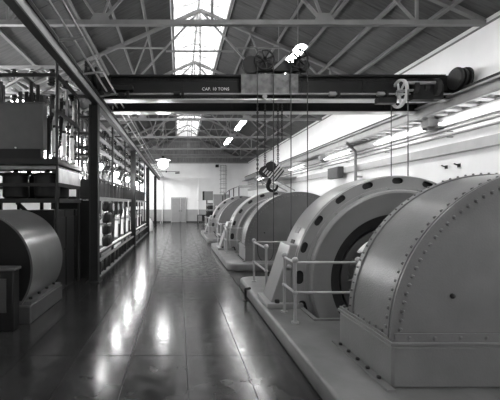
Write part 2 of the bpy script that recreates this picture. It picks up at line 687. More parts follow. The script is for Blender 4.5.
ORD = ['nearest, crossing above the crane', 'second from the camera, just behind the crane girder', 'third from the camera, over the first fluorescent lamp',
       'fourth from the camera, over the second fluorescent lamp', 'fifth from the camera', 'sixth and last, next to the boarded gable']
t0 = truss(7.7, 'grey steel roof truss, ' + ORD[0], True)
for i in range(1, 6):
    clone(t0, (RX, 7.7 + 4.4 * i, EAVE), 'grey steel roof truss, ' + ORD[i])

# ================================================================== CRANE RUNWAYS
CX = -1.75                               # inner face of the left runway girder
GZ0, GZ1, RT = CAM_H + 2.16, CAM_H + 2.31, CAM_H + 2.47
COLY = [8.2, 15.2, 22.2, 29.2]
cn = ['nearest, beside the dark switch cells', 'second from the camera, in the middle of the lit switchgear', 'third from the camera, at the end of the switchgear', 'farthest, near the white back wall']
for i, y in enumerate(COLY):
    t = thing('crane_column', 'dark steel runway column, ' + cn[i], 'column', (CX - .1, y, 0), 'crane runway columns')
    MB().box(CX - .2, CX - .185, y - .1, y + .1, .02, GZ0).build('flange', STEELD, t)
    MB().box(CX - .02, CX - .005, y - .1, y + .1, .02, GZ0).build('flange', STEELD, t)
    MB().box(CX - .185, CX - .02, y - .012, y + .012, .02, GZ0).build('web', STEELD, t)
    MB().box(CX - .25, CX + .04, y - .16, y + .16, 0, .02).build('base_plate', STEELD, t)
rg = thing('crane_runway_girder', 'long grey runway girder with rail above the switchgear on the left', 'girder', (CX, 16, GZ0))
MB().box(CX - .12, CX - .001, 1.0, YB - .05, GZ0, GZ0 + .03).build('bottom_flange', STEELD, rg)
MB().box(CX - .06, CX, 1.0, YB - .05, GZ0 + .03, GZ1 + .01).build('web', STEELL, rg)
MB().box(CX - .16, CX + .02, 1.0, YB - .05, GZ1 + .01, GZ1 + .07).build('top_flange', STEELD, rg)
MB().box(CX - .10, CX - .04, 1.0, YB - .05, GZ1 + .07, RT).build('rail', STEEL, rg)
# conductor bars beside the left runway
cb = thing('conductor_bar', 'pair of thin conductor bars on brackets beside the left runway girder', 'conductor bar', (CX + .3, 16, GZ1))
MB().cyl((CX + .36, 3.0, CAM_H + 2.42), (CX + .36, YB - .2, CAM_H + 2.42), .02, 6).build('bar', STEELL, cb)
MB().cyl((CX + .2, 3.0, CAM_H + 2.42), (CX + .2, YB - .2, CAM_H + 2.42), .02, 6).build('bar', STEELL, cb)
for k in range(22):
    y = 4.0 + k * 1.4
    MB().bar((CX + .02, y, GZ1 + .04), (CX + .38, y, CAM_H + 2.40), .04, .03).build('bracket', STEEL, cb)

WX = XR
rr = thing('crane_runway_girder', 'light grey runway girder with lattice underside along the white right wall', 'girder', (WX - .2, 16, GZ0))
RGX = 6.02
MB().box(RGX - .035, RGX + .035, 1.0, YB - .05, RT - .08, RT).build('rail', STEELD, rr)
MB().box(RGX - .10, RGX + .14, 1.0, YB - .05, RT - .12, RT - .081).build('top_flange', STEELL, rr)
MB().box(RGX - .01, RGX + .03, 1.0, YB - .05, RT - .40, RT - .121).build('web', STEELL, rr)
MB().box(RGX - .30, RGX - .26, 1.0, YB - .05, RT - .44, RT - .40).build('lattice_rail', STEEL, rr)
MB().box(RGX + .12, RGX + .16, 1.0, YB - .05, RT - .44, RT - .40).build('lattice_rail', STEEL, rr)
la = None
for k in range(78):
    y = 1.4 + k * .42
    if la is None:
        la = MB().bar((RGX - .28, y, RT - .42), (RGX + .14, y + .10, RT - .42), .17, .03).build('lattice_bar', STEEL, rr)
    else:
        share(la, (0, k * .42, 0))
pil = ['beside the crane wheel', 'above the nearest generator', 'above the middle generator', 'farthest on the right wall']
for i, y in enumerate((9.05, 15.9, 22.8, 29.6)):
    t = thing('rail_bracket', 'steel bracket carrying the right runway girder, ' + pil[i], 'bracket', (WX - .2, y, 3.4), 'runway wall brackets')
    MB().box(WX - .34, WX - .01, y - .14, y + .14, RT - .62, RT - .445).build('seat', STEELL, t)
    MB().poly([(WX - .30, RT - .62), (WX - .01, RT - .62), (WX - .01, RT - .73), (WX - .2, RT - .73)], 'Y', y - .02, y + .02).build('web_plate', STEELL, t)
    MB().box(WX - .012, WX - .001, y - .16, y + .16, RT - .73, RT - .45).build('back_plate', STEEL, t)
# ducts and pipes on the right wall
def duct(name, z0, z1, d, label, cat, m, y0=2.0, y1=33.6):
    t = thing(name, label, cat, (WX - d / 2, 16, z0))
    n = 8
    for k in range(n):
        a = y0 + (y1 - y0) * k / n
        b = y0 + (y1 - y0) * (k + 1) / n
        MB().box(WX - d, WX - .002, a + .006, b - .006, z0, z1).build('section', m, t, bevel=.01)
    return t
DUCT = mat('duct_grey_paint', .42, .45, var=.08)
duct('cable_duct', 3.50, 3.72, .13, 'long grey cable duct on the right wall just under the runway girder', 'duct', DUCT)
duct('cable_duct', 2.84, 3.06, .13, 'long grey cable duct low on the right wall above the generators', 'duct', DUCT)
for i, (z, r, lb) in enumerate(((3.40, .035, 'upper of two grey conduit pipes on brackets along the right wall'), (3.27, .028, 'lower of two grey conduit pipes on brackets along the right wall'))):
    t = thing('conduit_pipe', lb, 'pipe', (WX - .12, 16, z))
    MB().cyl((WX - .12, 2.0, z), (WX - .12, 33.6, z), r, 10).build('pipe', STEELL, t)
    for k in range(12):
        y = 3.4 + k * 2.6
        MB().box(WX - .13, WX - .002, y - .02, y + .02, z - r - .02, z - r).build('clip', STEEL, t)
t = thing('bent_pipe', 'curved grey pipe bent over the runway girder on the right wall', 'pipe', (WX - .1, 13.2, 3.3))
MB().tube([(WX - .21, 12.9, 2.4), (WX - .21, 12.9, 3.5), (WX - .42, 12.85, 3.68), (RGX - .36, 12.7, 3.78), (RGX - .40, 12.5, 3.72)], .045, 10).build('pipe', STEEL, t)
MB().box(WX - .17, WX - .002, 12.84, 12.96, 2.6, 2.66).build('clamp', STEEL, t)
t = thing('junction_box', 'grey metal box mounted on the right wall above the nearest generator', 'junction box', (WX - .1, 14.4, 2.8))
MB().box(WX - .34, WX - .132, 14.0, 15.0, 2.68, 3.1).build('box', BOXG, t, bevel=.01)
MB().box(WX - .355, WX - .341, 14.05, 14.95, 2.72, 3.06).build('cover', BOXG, t)
for (yy, lb) in ((10.6, 'small iron cleat on the right wall high above the riveted housing, nearer one'), (11.0, 'small iron cleat on the right wall high above the riveted housing, farther one')):
    t = thing('iron_cleat', lb, 'cleat', (WX, yy - 2.2, 2.55), 'wall cleats')
    MB().box(WX - .02, WX - .001, yy - 2.24, yy - 2.16, 2.52, 2.6).build('plate', STEELD, t)
    MB().cyl((WX - .02, yy - 2.2, 2.56), (WX - .12, yy - 2.2, 2.6), .015, 6).build('pin', STEELD, t)

# ================================================================== OVERHEAD CRANE
GY1, GY2 = 8.35, 9.45
cr = thing('overhead_crane', 'dark riveted overhead travelling crane lettered with its capacity', 'crane', (2.2, 8.9, RT))
CZ0, CZ1 = 3.99, 4.52
for gi, gy in enumerate((GY1, GY2)):
    gb = MB().box(CX + .10, RGX - .02, gy - .012, gy + .012, CZ0 + .02, CZ1 - .02).build('girder_web', CRANEM, cr)
    MB().box(CX + .10, RGX - .02, gy - .11, gy + .11, CZ1 - .02, CZ1).build('top_flange', CRANEM, cr)
    MB().box(CX + .10, RGX - .02, gy - .11, gy + .17, CZ0, CZ0 + .02).build('bottom_flange', FLANGE, cr)
    MB().box(CX + .10, RGX - .02, gy - .025, gy - .013, CZ0 + .02, CZ0 + .10).build('flange_angle', CRANEM, gb)
    MB().box(CX + .10, RGX - .02, gy - .025, gy - .013, CZ1 - .10, CZ1 - .02).build('flange_angle', CRANEM, gb)
    for xx in (.13, 1.36, 2.75, 4.1, 5.2):
        MB().box(xx - .03, xx + .03, gy - .035, gy - .013, CZ0 + .1, CZ1 - .1).build('stiffener', CRANEM, gb)
    if gi == 0:
        rv = MB()
        for k in range(96):
            xx = CX + .16 + k * .08
            for zz in (CZ0 + .06, CZ1 - .06):
                rv.ball((xx, gy - .026, zz), .012, 6, 4)
        rv.build('rivets', CRANEM, gb, kind='stuff')
        cu = bpy.data.curves.new('t', 'FONT')
        cu.body = 'CAP. 10 TONS'
        cu.size = .092
        cu.extrude = .002
        cu.space_character = 1.05
        cu.align_x = 'CENTER'
        to = bpy.data.objects.new('t', cu)
        me = bpy.data.meshes.new_from_object(to)
        bpy.data.objects.remove(to)
        mb = MB()
        tx, tz = (215.5 - 179) / 44.9, 1.7 + (203.8 - 90.6) / 44.9
        mb.add([(tx + v.co.x, gy - .0165 - v.co.z, tz + v.co.y) for v in me.vertices], [tuple(p.vertices) for p in me.polygons])
        mb.build('lettering', LETTER, gb)
    # rail for the trolley
    MB().box(CX + .2, RGX - .1, gy - .03, gy + .03, CZ1, CZ1 + .05).build('trolley_rail', STEELD, cr)
for (xc, s) in ((CX - .07, -1), (RGX, 1)):
    e = MB().box(xc - .10, xc + .10, 8.2, 10.05, RT + .03, RT + .34).build('end_truck', CRANEM, cr, bevel=.03)
    for yy in (8.0, 9.78):
        w_ = MB().lathe([(.0, -.16), (.21, -.16), (.235, -.13), (.235, -.10), (.17, -.09), (.17, -.05), (.22, -.04), (.22, .0), (.17, .01), (.17, .06), (.235, .06), (.235, .10), (0, .10)], (xc + s * .0, yy, RT + .2), 'X', 24, closed=False).build('wheel', CRANEM if s < 0 else STEELD, e)
    MB().box(min(xc, xc - s * .3), max(xc, xc - s * .3), GY1 - .1, GY2 + .1, CZ0 + .2, CZ1 - .03).build('gusset_plate', CRANEM, cr)
# cross shaft with couplings in front of the near girder
SY, SZ = GY1 - .16, CAM_H + (203.8 - 94.0) / (375 / (GY1 - .16))
sh = MB().cyl((CX + .12, SY, SZ), (RGX - .05, SY, SZ), .022, 8).build('drive_shaft', STEEL, cr)
for xx in (CX + .5, -.05, 3.35, 4.4, 5.5):
    MB().cyl((xx - .07, SY, SZ), (xx + .07, SY, SZ), .05, 10).build('coupling', CRANEM if xx < 3 else STEEL, sh)
    MB().box(xx + .1, xx + .16, SY - .04, GY1 - .03, SZ - .06, SZ + .06).build('bearing_bracket', CRANEM, sh)
# gearbox at left end, chain wheel and gearing at right end
MB().box(CX + .15, CX + .75, GY1 - .24, GY1 - .03, SZ + .06, SZ + .18).build('gear_case', CRANEM, cr, bevel=.02)
MB().cyl((CX + .2, GY1 - .13, SZ + .12), (CX + .2, GY1 - .3, SZ + .12), .13, 16).build('gear', CRANEM, cr)
def wheel_parts(c, R, axis, parent, m, n_spoke=6, rim=.045, wd=.06):
    hub = MB()
    if axis == 'X':
        wl = MB().lathe([(R, -wd / 2), (R, wd / 2), (R - rim, wd / 2), (R - rim, -wd / 2)], c, 'X', 28).build('chain_wheel', m, parent)
        hub.cyl((c[0] - .06, c[1], c[2]), (c[0] + .06, c[1], c[2]), .05, 10)
    else:
        wl = MB().lathe([(R, -wd / 2), (R, wd / 2), (R - rim, wd / 2), (R - rim, -wd / 2)], c, 'Y', 28).build('chain_wheel', m, parent)
        hub.cyl((c[0], c[1] - .06, c[2]), (c[0], c[1] + .06, c[2]), .05, 10)
    hub.build('hub', m, wl)
    for k in range(n_spoke):
        t = 2 * PI * k / n_spoke + .3
        if axis == 'X':
            d = Vector((0, math.cos(t), math.sin(t)))
        else:
            d = Vector((math.cos(t), 0, math.sin(t)))
        p = Vector(c)
        MB().bar(p + d * .04, p + d * (R - rim + .01), .03, .035, up=(1, 0, 0) if axis == 'X' else (0, 1, 0)).build('spoke', m, wl)
    return wl
WL = mat('chain_wheel_light', .5, .4)
wx, wy = 4.80, SY - .02
wheel_parts((wx, wy, SZ), .31, 'X', cr, WL, 6, .05, .05)
MB().box(wx + .25, RGX - .3, GY1 - .26, GY1 - .03, SZ - .14, SZ + .2).build('gear_case', CRANEM, cr, bevel=.02)
for k, (xx, r_) in enumerate(((5.05, .15), (5.3, .10), (5.5, .2))):
    MB().cyl((xx, SY - .05, SZ + .12), (xx + .09, SY - .05, SZ + .12), r_, 16).build('gear', STEELD, cr)
MB().cyl((4.9, SY - .14, SZ + .2), (5.6, SY - .14, SZ + .2), .035, 8).build('pinion_shaft', STEEL, cr)
MB().cyl((wx - .1, SY - .1, SZ + .03), (wx + .35, SY - .1, SZ + .06), .03, 8).build('pinion_shaft', STEEL, cr)
MB().box(wx - .5, wx - .1, SY - .1, SY + .06, SZ - .22, SZ - .1).build('wheel_guide', CRANEM, cr)
def chain(parent, x, y, z0, z1, lr=.028, name='hand_chain', m=CHAIN):
    mb = MB()
    n = int((z1 - z0) / (lr * 1.5))
    for k in range(n):
        zc = z0 + (k + .5) * (z1 - z0) / n
        a = Vector((1, 0, 0)) if k % 2 else Vector((0, 1, 0))
        pts = []
        for j in range(8):
            t = 2 * PI * j / 8
            pts.append(Vector((x, y, zc)) + a * (lr * .62 * math.cos(t)) + Vector((0, 0, lr * 1.05 * math.sin(t))))
        for j in range(8):
            mb.cyl(pts[j], pts[(j + 1) % 8], lr * .27, 4, cap=False)
    return mb.build(name, m, parent)
def rope_loop(parent, xa, xb, y, z_top, z_bot, r=.011, name='hand_chain'):
    pts = [(xa, y, z_top)]
    xm, hw = (xa + xb) / 2, abs(xb - xa) / 2
    for k in range(9):
        t = PI + PI * k / 8
        pts.append((xm + (xa - xm) * -math.cos(t) * 1.0, y, z_bot + .25 + .25 * math.sin(t)))
    pts.append((xb, y, z_top))
    mb = MB()
    mb.tube([Vector(p) for p in pts], r, 6)
    return mb.build(name, CHAIN, parent)
mb = MB().tube([(wx, wy - .31, SZ), (wx, wy - .31, 1.25), (wx, wy - .2, 1.1), (wx, wy, 1.05), (wx, wy + .2, 1.1), (wx, wy + .31, 1.25), (wx, wy + .31, SZ)], .011, 6)
mb.build('hand_chain', CHAIN, cr)

# trolley with winch
tr = thing('crane_trolley', 'dark hand winch trolley with two spoked chain wheels on the crane', 'trolley', (2.2, 8.9, CZ1 + .05))
TX0, TX1 = 1.45, 2.80
TZ = CZ1 + .10
MB().box(TX0, TX1, GY1 - .10, GY1 + .02, TZ, TZ + .2).build('side_frame', CRANEM, tr, bevel=.01)
MB().box(TX0, TX1, GY2 - .02, GY2 + .10, TZ, TZ + .2).build('side_frame', CRANEM, tr, bevel=.01)
for xx in (TX0 + .1, TX1 - .2):
    MB().box(xx, xx + .1, GY1, GY2, TZ + .02, TZ + .14).build('cross_beam', CRANEM, tr)
    for yy in (GY1, GY2):
        MB().cyl((xx + .05, yy - .045, CZ1 + .15), (xx + .05, yy + .045, CZ1 + .15), .10, 16).build('trolley_wheel', STEELD, tr)
MB().cyl((TX0 + .28, GY1 + .1, TZ + .22), (TX0 + .28, GY2 - .1, TZ + .22), .17, 20).build('rope_drum', STEELD, tr)
MB().cyl((TX1 - .45, GY1 + .1, TZ + .2), (TX1 - .45, GY2 - .1, TZ + .2), .14, 20).build('rope_drum', STEELD, tr)
MB().cyl((TX0 + .12, GY1 - .18, TZ + .12), (TX0 + .12, GY1 - .1, TZ + .12), .19, 20).build('gear', STEELD, tr)
MB().cyl((TX1 - .06, GY1 - .18, TZ + .1), (TX1 - .06, GY1 - .1, TZ + .1), .11, 18).build('gear', STEELD, tr)
MB().bar((TX1 - .75, GY1 - .16, TZ + .02), (TX1 - .45, GY1 - .16, TZ + .3), .03, .05).build('lever', STEEL, tr)
k1 = 375 / (GY1 - .22)
wheel_parts(((264.5 - 179) / k1, GY1 - .22, 1.7 + (203.8 - 59.5) / k1), .215, 'Y', tr, STEELD, 8, .022, .035)
wheel_parts(((298.5 - 179) / k1, GY1 - .22, 1.7 + (203.8 - 58.5) / k1), .215, 'Y', tr, STEELD, 6, .03, .035)
for xx, zz in (((264.5 - 179) / k1, TZ + .25), ((298.5 - 179) / k1, TZ + .25)):
    MB().cyl((xx, GY1 - .28, 1.7 + (203.8 - 59) / k1), (xx, GY1 + .5, 1.7 + (203.8 - 59) / k1), .03, 8).build('wheel_shaft', STEELD, tr)
    MB().box(xx - .05, xx + .05, GY1 - .08, GY1, TZ + .2, 1.7 + (203.8 - 56) / k1).build('shaft_bearing', STEELD, tr)
# girder-side plate of the trolley, with its lighter worn face
PLATE = mat('worn_trolley_plate', .10, .5, var=.6, scale=7)
MB().box((241 - 179) / 45.6, (298 - 179) / 45.6, GY1 - .15, GY1 - .125, CZ0 + .12, CZ1 + .02).build('side_plate', PLATE, tr)
MB().cyl(((265 - 179) / 46, GY1 - .2, 1.7 + (203.8 - 96) / 46), ((265 - 179) / 46, GY1 - .15, 1.7 + (203.8 - 96) / 46), .05, 10).build('shaft_end', STEELL, tr)
rope_loop(tr, (257.5 - 179) / k1, (273.5 - 179) / k1, GY1 - .22, 1.7 + (203.8 - 60) / k1, 1.7 - (262 - 203.8) / k1)
rope_loop(tr, (291 - 179) / k1, (307.5 - 179) / k1, GY1 - .22, 1.7 + (203.8 - 60) / k1, 1.7 - (262 - 203.8) / k1)
# load chains
HY = 8.9
kh = 375 / HY
HBX, HBZ = (271 - 179) / kh, 1.7 + (203.8 - 171) / kh
for px, pb in ((257.5, 176), (265, 168), (278, 166), (282, 140)):
    chain(tr, (px - 179) / kh, HY, 1.7 + (203.8 - pb) / kh, CZ0 + .3, .033, 'load_chain')
hb = thing('hook_block', 'hoist block tilted on chains with a big dark hook below the crane', 'hook', (HBX, HY, HBZ - .6))
def rot(p, a, c):
    x, z = p[0] - c[0], p[1] - c[1]
    return (c[0] + x * math.cos(a) - z * math.sin(a), c[1] + x * math.sin(a) + z * math.cos(a))
ang = math.radians(-40)
cc = (HBX + .06, HBZ)
STR = mat('striped_light_steel', .55, .35)
for k in range(6):
    o = -.16 + k * .064
    a = rot((cc[0] + o - .02, cc[1] - .2), ang, cc)
    b = rot((cc[0] + o - .02, cc[1] + .2), ang, cc)
    MB().bar((a[0], HY - .06, a[1]), (b[0], HY - .06, b[1]), .03, .03, up=(0, 1, 0)).build('side_bar', STR if k % 1 == 0 else STEELD, hb)
q = [rot((cc[0] + a, cc[1] + b), ang, cc) for a, b in ((-.2, -.16), (.19, -.16), (.19, .16), (-.2, .16))]
MB().poly(q, 'Y', HY - .035, HY + .06).build('block_body', STEELD, hb)
MB().lathe([(.0, -.07), (.14, -.07), (.10, -.04), (.10, .0), (.14, .04), (0, .04)], (HBX - .14, HY, HBZ - .02), 'Y', 20, closed=False).build('sheave', STEELD, hb)
MB().lathe([(.0, -.07), (.12, -.07), (.09, -.04), (.09, .0), (.12, .04), (0, .04)], (HBX - .02, HY - .02, HBZ + .1), 'Y', 20, closed=False).build('sheave', STEELD, hb)
hk = MB()
hx, hz = (272.5 - 179) / kh, 1.7 + (203.8 - 186) / kh
pts, rad = [(HBX + .02, HBZ - .12), (hx - .07, hz + .14)], [.035, .04]
for k in range(10):
    t = math.radians(135 + k * 27)
    pts.append((hx + .115 * math.cos(t), hz + .115 * math.sin(t)))
    rad.append(.052 - .0032 * k if k < 9 else .012)
for i in range(len(pts) - 1):
    hk.cyl((pts[i][0], HY, pts[i][1]), (pts[i + 1][0], HY, pts[i + 1][1]), rad[i], 10, rad[i + 1])
    hk.ball((pts[i][0], HY, pts[i][1]), rad[i], 10, 6)
hk.build('hook', BLACK, hb)
for px in (258, 261):
    a = ((px - 179) / kh, 1.7 + (203.8 - 173) / kh)
    MB().bar((a[0], HY, a[1]), (a[0] - .04 + (px - 258) * .03, HY, a[1] - .32), .03, .02).build('hanger', STEELL, hb)

# ================================================================== MACHINE UNITS
UN = ['nearest', 'middle', 'farthest']
# --- foundation
fo = thing('machine_foundation', '', 'foundation', (FX0, FY0, 0), 'machine foundations')
vs, fs = curve_mesh([rrect(FX0, FX1, FY0, FY1, .32), [(PX0, PY0), (PX0, PY1), (PX1, PY1), (PX1, PY0)]], FT / 2 - .035, .035)
mb = MB().add([(v.x, v.y, v.z + FT / 2) for v in vs], fs)
mb.build('plinth', FOUND, fo)
mb = MB()
d_ = -.98
mb.add([(PX0, PY0, FT - .02), (PX1, PY0, FT - .02), (PX1, PY1, FT - .02), (PX0, PY1, FT - .02), (PX0, PY0, d_), (PX1, PY0, d_), (PX1, PY1, d_), (PX0, PY1, d_)],
       [(0, 1, 5, 4), (1, 2, 6, 5), (2, 3, 7, 6), (3, 0, 4, 7), (4, 5, 6, 7)])
mb.build('pit_lining', DARKIN, fo)
MB().box(PX0 - .06, PX1 + .06, PY0 - .06, PY0, FT, FT + .02).build('pit_edging', FOUND, fo)
MB().box(PX0 - .06, PX0, PY0, PY1, FT, FT + .02).build('pit_edging', FOUND, fo)

# --- turbine housing: box base, half barrel, riveted seams
R = 1.40
BY0, BY1 = 3.10, 3.86
th = thing('turbine_housing', '', 'turbine', (AX, 3.5, FT), 'riveted turbine housings')
BX0 = 1.74
BX1 = 2 * AX - BX0
bz = AZ - .02
base = MB().box(BX0, BX1, 3.06, 4.07, FT, bz - .03).build('base_box', PAINT2, th, bevel=.02)
MB().box(BX0 - .015, BX1 + .015, 3.045, 4.085, bz - .03, bz).build('base_flange', PAINT2, base, bevel=.006)
MB().box(BX0 - .07, BX0 - .001, 3.0, 4.1, FT, FT + .02).build('base_ledge', FOUND, base)
n = 72
def half(prof, nn=n):
    return MB().lathe(prof, (AX, 0, AZ), 'Y', nn, 0, PI)
half([(R, BY0), (R, BY1), (R - .03, BY1), (R - .03, BY0)]).build('barrel_shell', PAINT2, th)
mb = MB()
P = [(AX + (R - .002) * math.cos(PI * k / n), AZ + (R - .002) * math.sin(PI * k / n)) for k in range(n + 1)]
mb.poly(P, 'Y', BY0 + .002, BY0 + .02)
mb.build('end_plate', PAINT2, th)
MB().poly(P, 'Y', BY1 - .02, BY1 - .002).build('end_plate', PAINT2, th)
# rolled angle at the front corner and flange at the back
half([(R + .012, BY0 - .012), (R + .012, BY0 + .085), (R, BY0 + .085), (R, BY0 + .0), (R - .10, BY0), (R - .10, BY0 - .012)]).build('corner_angle', PAINT2, th)
half([(R + .014, BY1 - .075), (R + .014, BY1), (R, BY1), (R, BY1 - .075)]).build('rear_band', PAINT2, th)
half([(R + .03, BY0 - .03), (R + .03, BY0 - .012), (R - .004, BY0 - .012), (R - .004, BY0 - .03)]).build('seam_strip', PAINT2, th)
half([(R + .026, BY0 + .012), (R + .026, BY0 + .03), (R, BY0 + .03), (R, BY0 + .012)]).build('seam_strip', PAINT2, th)
rv = MB()
def rivet(p, nrm, r=.019):
    p = Vector(p)
    rv.cyl(p, p + Vector(nrm) * .016, r, 7, r * .6)
for k in range(1, 56):
    t = PI * k / 56
    c, s = math.cos(t), math.sin(t)
    rivet((AX + (R + .012) * c, BY0 + .065, AZ + (R + .012) * s), (c, 0, s))
    rivet((AX + (R - .06) * c, BY0 - .012, AZ + (R - .06) * s), (0, -1, 0))
    rivet((AX + (R + .014) * c, BY1 - .035, AZ + (R + .014) * s), (c, 0, s), .013)
rv.build('rivets', PAINT2, th, kind='stuff')
# foot flange with bolts along the base
MB().box(BX0 + .0, BX0 + .055, 3.06, 4.07, bz, bz + .025).build('foot_flange', PAINT2, th)
MB().box(BX0 + .02, BX1 - .02, 3.06, BY0 - .021, bz, bz + .07).build('foot_flange', PAINT2, th)
bo = None
for k in range(9):
    y = 3.14 + k * .108
    if bo is None:
        bo = MB().cyl((BX0 + .025, y, bz + .025), (BX0 + .025, y, bz + .05), .017, 6).build('bolt', PAINT2, th)
    else:
        share(bo, (0, k * .108, 0))
bo = None
for k in range(13):
    x = BX0 + .14 + k * .21
    if bo is None:
        bo = MB().cyl((x, 3.06, bz + .035), (x, 3.045, bz + .035), .016, 6).build('bolt', PAINT2, th)
    else:
        share(bo, (k * .21, 0, 0))
bo = None
for k in range(5):
    y = 3.2 + k * .19
    if bo is None:
        bo = MB().cyl((BX0 - .035, y, FT + .02), (BX0 - .035, y, FT + .04), .018, 6).build('bolt', STEELD, th)
    else:
        share(bo, (0, k * .19, 0))
MB().ball((AX - .9, BY0 - .002, AZ + .35), .022, 8, 5).build('plug', STEELD, th)

# --- generator
ge = thing('generator', '', 'generator', (AX, 5.7, FT), 'ring-shaped generators')
C = (AX, 0, AZ)
N_ = 112
MB().lathe([(1.50, 5.392), (1.52, 5.42), (1.52, 6.02), (1.505, 6.06), (1.46, 6.075), (1.30, 6.075), (1.30, 6.05), (1.46, 6.05), (1.497, 6.02), (1.497, 5.45), (1.495, 5.405)], C, 'Y', N_).build('stator_frame', PAINT, ge)
# perforated face ring
a_step = math.radians(17.4)
a0 = math.radians(90.8)
loops = []
def circ(r, n_=112):
    return [(r * math.cos(2 * PI * k / n_), r * math.sin(2 * PI * k / n_)) for k in range(n_)]
loops.append(circ(1.505))
loops.append(circ(1.345))
for k in range(-8, 12):
    if k == 11:
        continue
    a = a0 + k * a_step
    hl, hw = .082, .043
    pr = 1.443
    L_ = []
    big = a > math.radians(170) and a < math.radians(330)
    if big:
        hl, hw = .10, .06
        pr = 1.43
    for cx_, st in ((hl - hw, -PI / 2), (-(hl - hw), PI / 2)):
        for j in range(7):
            t = st + PI * j / 6
            L_.append((cx_ + hw * math.cos(t), hw * math.sin(t)))
    e = (math.cos(a), math.sin(a))
    tg = (-math.sin(a), math.cos(a))
    loops.append([(e[0] * (pr + v) + tg[0] * u_, e[1] * (pr + v) + tg[1] * u_) for u_, v in L_])
vs, fs = curve_mesh(loops, .008)
MB().add([(AX + v.x, 5.392 - v.z, AZ + v.y) for v in vs], fs).build('slotted_face_ring', PAINT, ge)
MB().lathe([(1.494, 5.45), (1.34, 5.45), (1.34, 5.46), (1.494, 5.46)], C, 'Y', 72).build('slot_shade_sheet', DARKIN, ge)  # dark sheet painted as the shade inside the slots
# end bell: step, rounded lip, dished shield
prof = [(1.36, 5.40), (1.36, 5.372), (1.315, 5.368), (1.31, 5.33), (1.298, 5.305), (1.275, 5.295), (1.25, 5.305), (1.22, 5.335), (1.10, 5.385), (.985, 5.41), (.965, 5.42), (.965, 5.46), (.99, 5.45), (1.10, 5.43), (1.23, 5.38), (1.27, 5.36), (1.29, 5.42)]
MB().lathe(prof, C, 'Y', N_).build('end_bell', PAINT, ge)
bo = None
for k in range(20):
    a = a0 + (k + .35) * math.radians(18)
    p = Vector((AX + 1.335 * math.cos(a), 5.37, AZ + 1.335 * math.sin(a)))
    MB().cyl(p, p - Vector((0, .03, 0)), .013, 6).build('bolt', STEEL, ge)
# rear shield, dark windings, rotor
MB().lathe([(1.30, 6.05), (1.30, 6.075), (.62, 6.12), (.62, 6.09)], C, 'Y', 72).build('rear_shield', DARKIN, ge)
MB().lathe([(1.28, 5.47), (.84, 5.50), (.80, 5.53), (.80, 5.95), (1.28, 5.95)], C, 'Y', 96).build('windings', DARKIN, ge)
MB().lathe([(.76, 5.56), (.76, 5.94), (.66, 5.94), (.66, 5.56)], C, 'Y', 72).build('rotor_rim', ROTOR, ge)
for k in range(8):
    a = k * PI / 4 + .2
    p = Vector((AX, 5.73, AZ))
    d = Vector((math.cos(a), 0, math.sin(a)))
    MB().bar(p + d * .15, p + d * .68, .12, .10, up=(0, 1, 0)).build('rotor_arm', ROTOR, ge)
MB().cyl((AX, 5.5, AZ), (AX, 5.95, AZ), .24, 24).build('rotor_hub', ROTOR, ge)
MB().cyl((AX, BY1 + .23, AZ), (AX, 6.44, AZ), .16, 24).build('shaft', ROTOR, ge)
# feet
for s in (1, -1):
    def fx(v):
        return v if s == 1 else 2 * AX - v
    f = MB().poly([(fx(1.34), FT + .07), (fx(1.62), 1.10), (fx(1.76), 1.10), (fx(1.80), .75), (fx(1.76), FT + .07)], 'Y', 5.46, 6.0).build('foot', PAINT, ge, bevel=.015)
    MB().box(fx(1.27), fx(1.79), 5.38, 6.08, FT, FT + .075).build('foot_pad', PAINT, f, bevel=.01)
    for yy in (5.43, 6.03):
        MB().cyl((fx(1.42), yy - .0, FT + .075), (fx(1.42), yy, FT + .12), .035, 6).build('anchor_bolt', STEELD, f)
    MB().ball((fx(1.60), 5.455, .78), .04, 10, 6).build('lifting_eye', STEEL, f)
# nameplates on the outer band
for a in (152, 160):
    t = math.radians(a)
    p = Vector((AX + 1.522 * math.cos(t), 5.72, AZ + 1.522 * math.sin(t)))
    d = Vector((-math.sin(t), 0, math.cos(t)))
    MB().bar(p - d * .05, p + d * .05, .16, .012, up=(math.cos(t), 0, math.sin(t))).build('nameplate', STEELD if a == 160 else STEEL, ge)
# bearing pedestal behind the ring
mb = MB().poly([(AX - .35, FT), (AX + .35, FT), (AX + .22, AZ), (AX - .22, AZ)], 'Y', 6.5, 6.9)
bp_ = thing('bearing_pedestal', '', 'bearing', (AX, 6.7, FT), 'bearing pedestals')
mb.build('pedestal', PAINT, bp_, bevel=.02)
MB().cyl((AX, 6.45, AZ + .02), (AX, 6.95, AZ + .02), .26, 24).build('bearing_cap', PAINT, bp_)

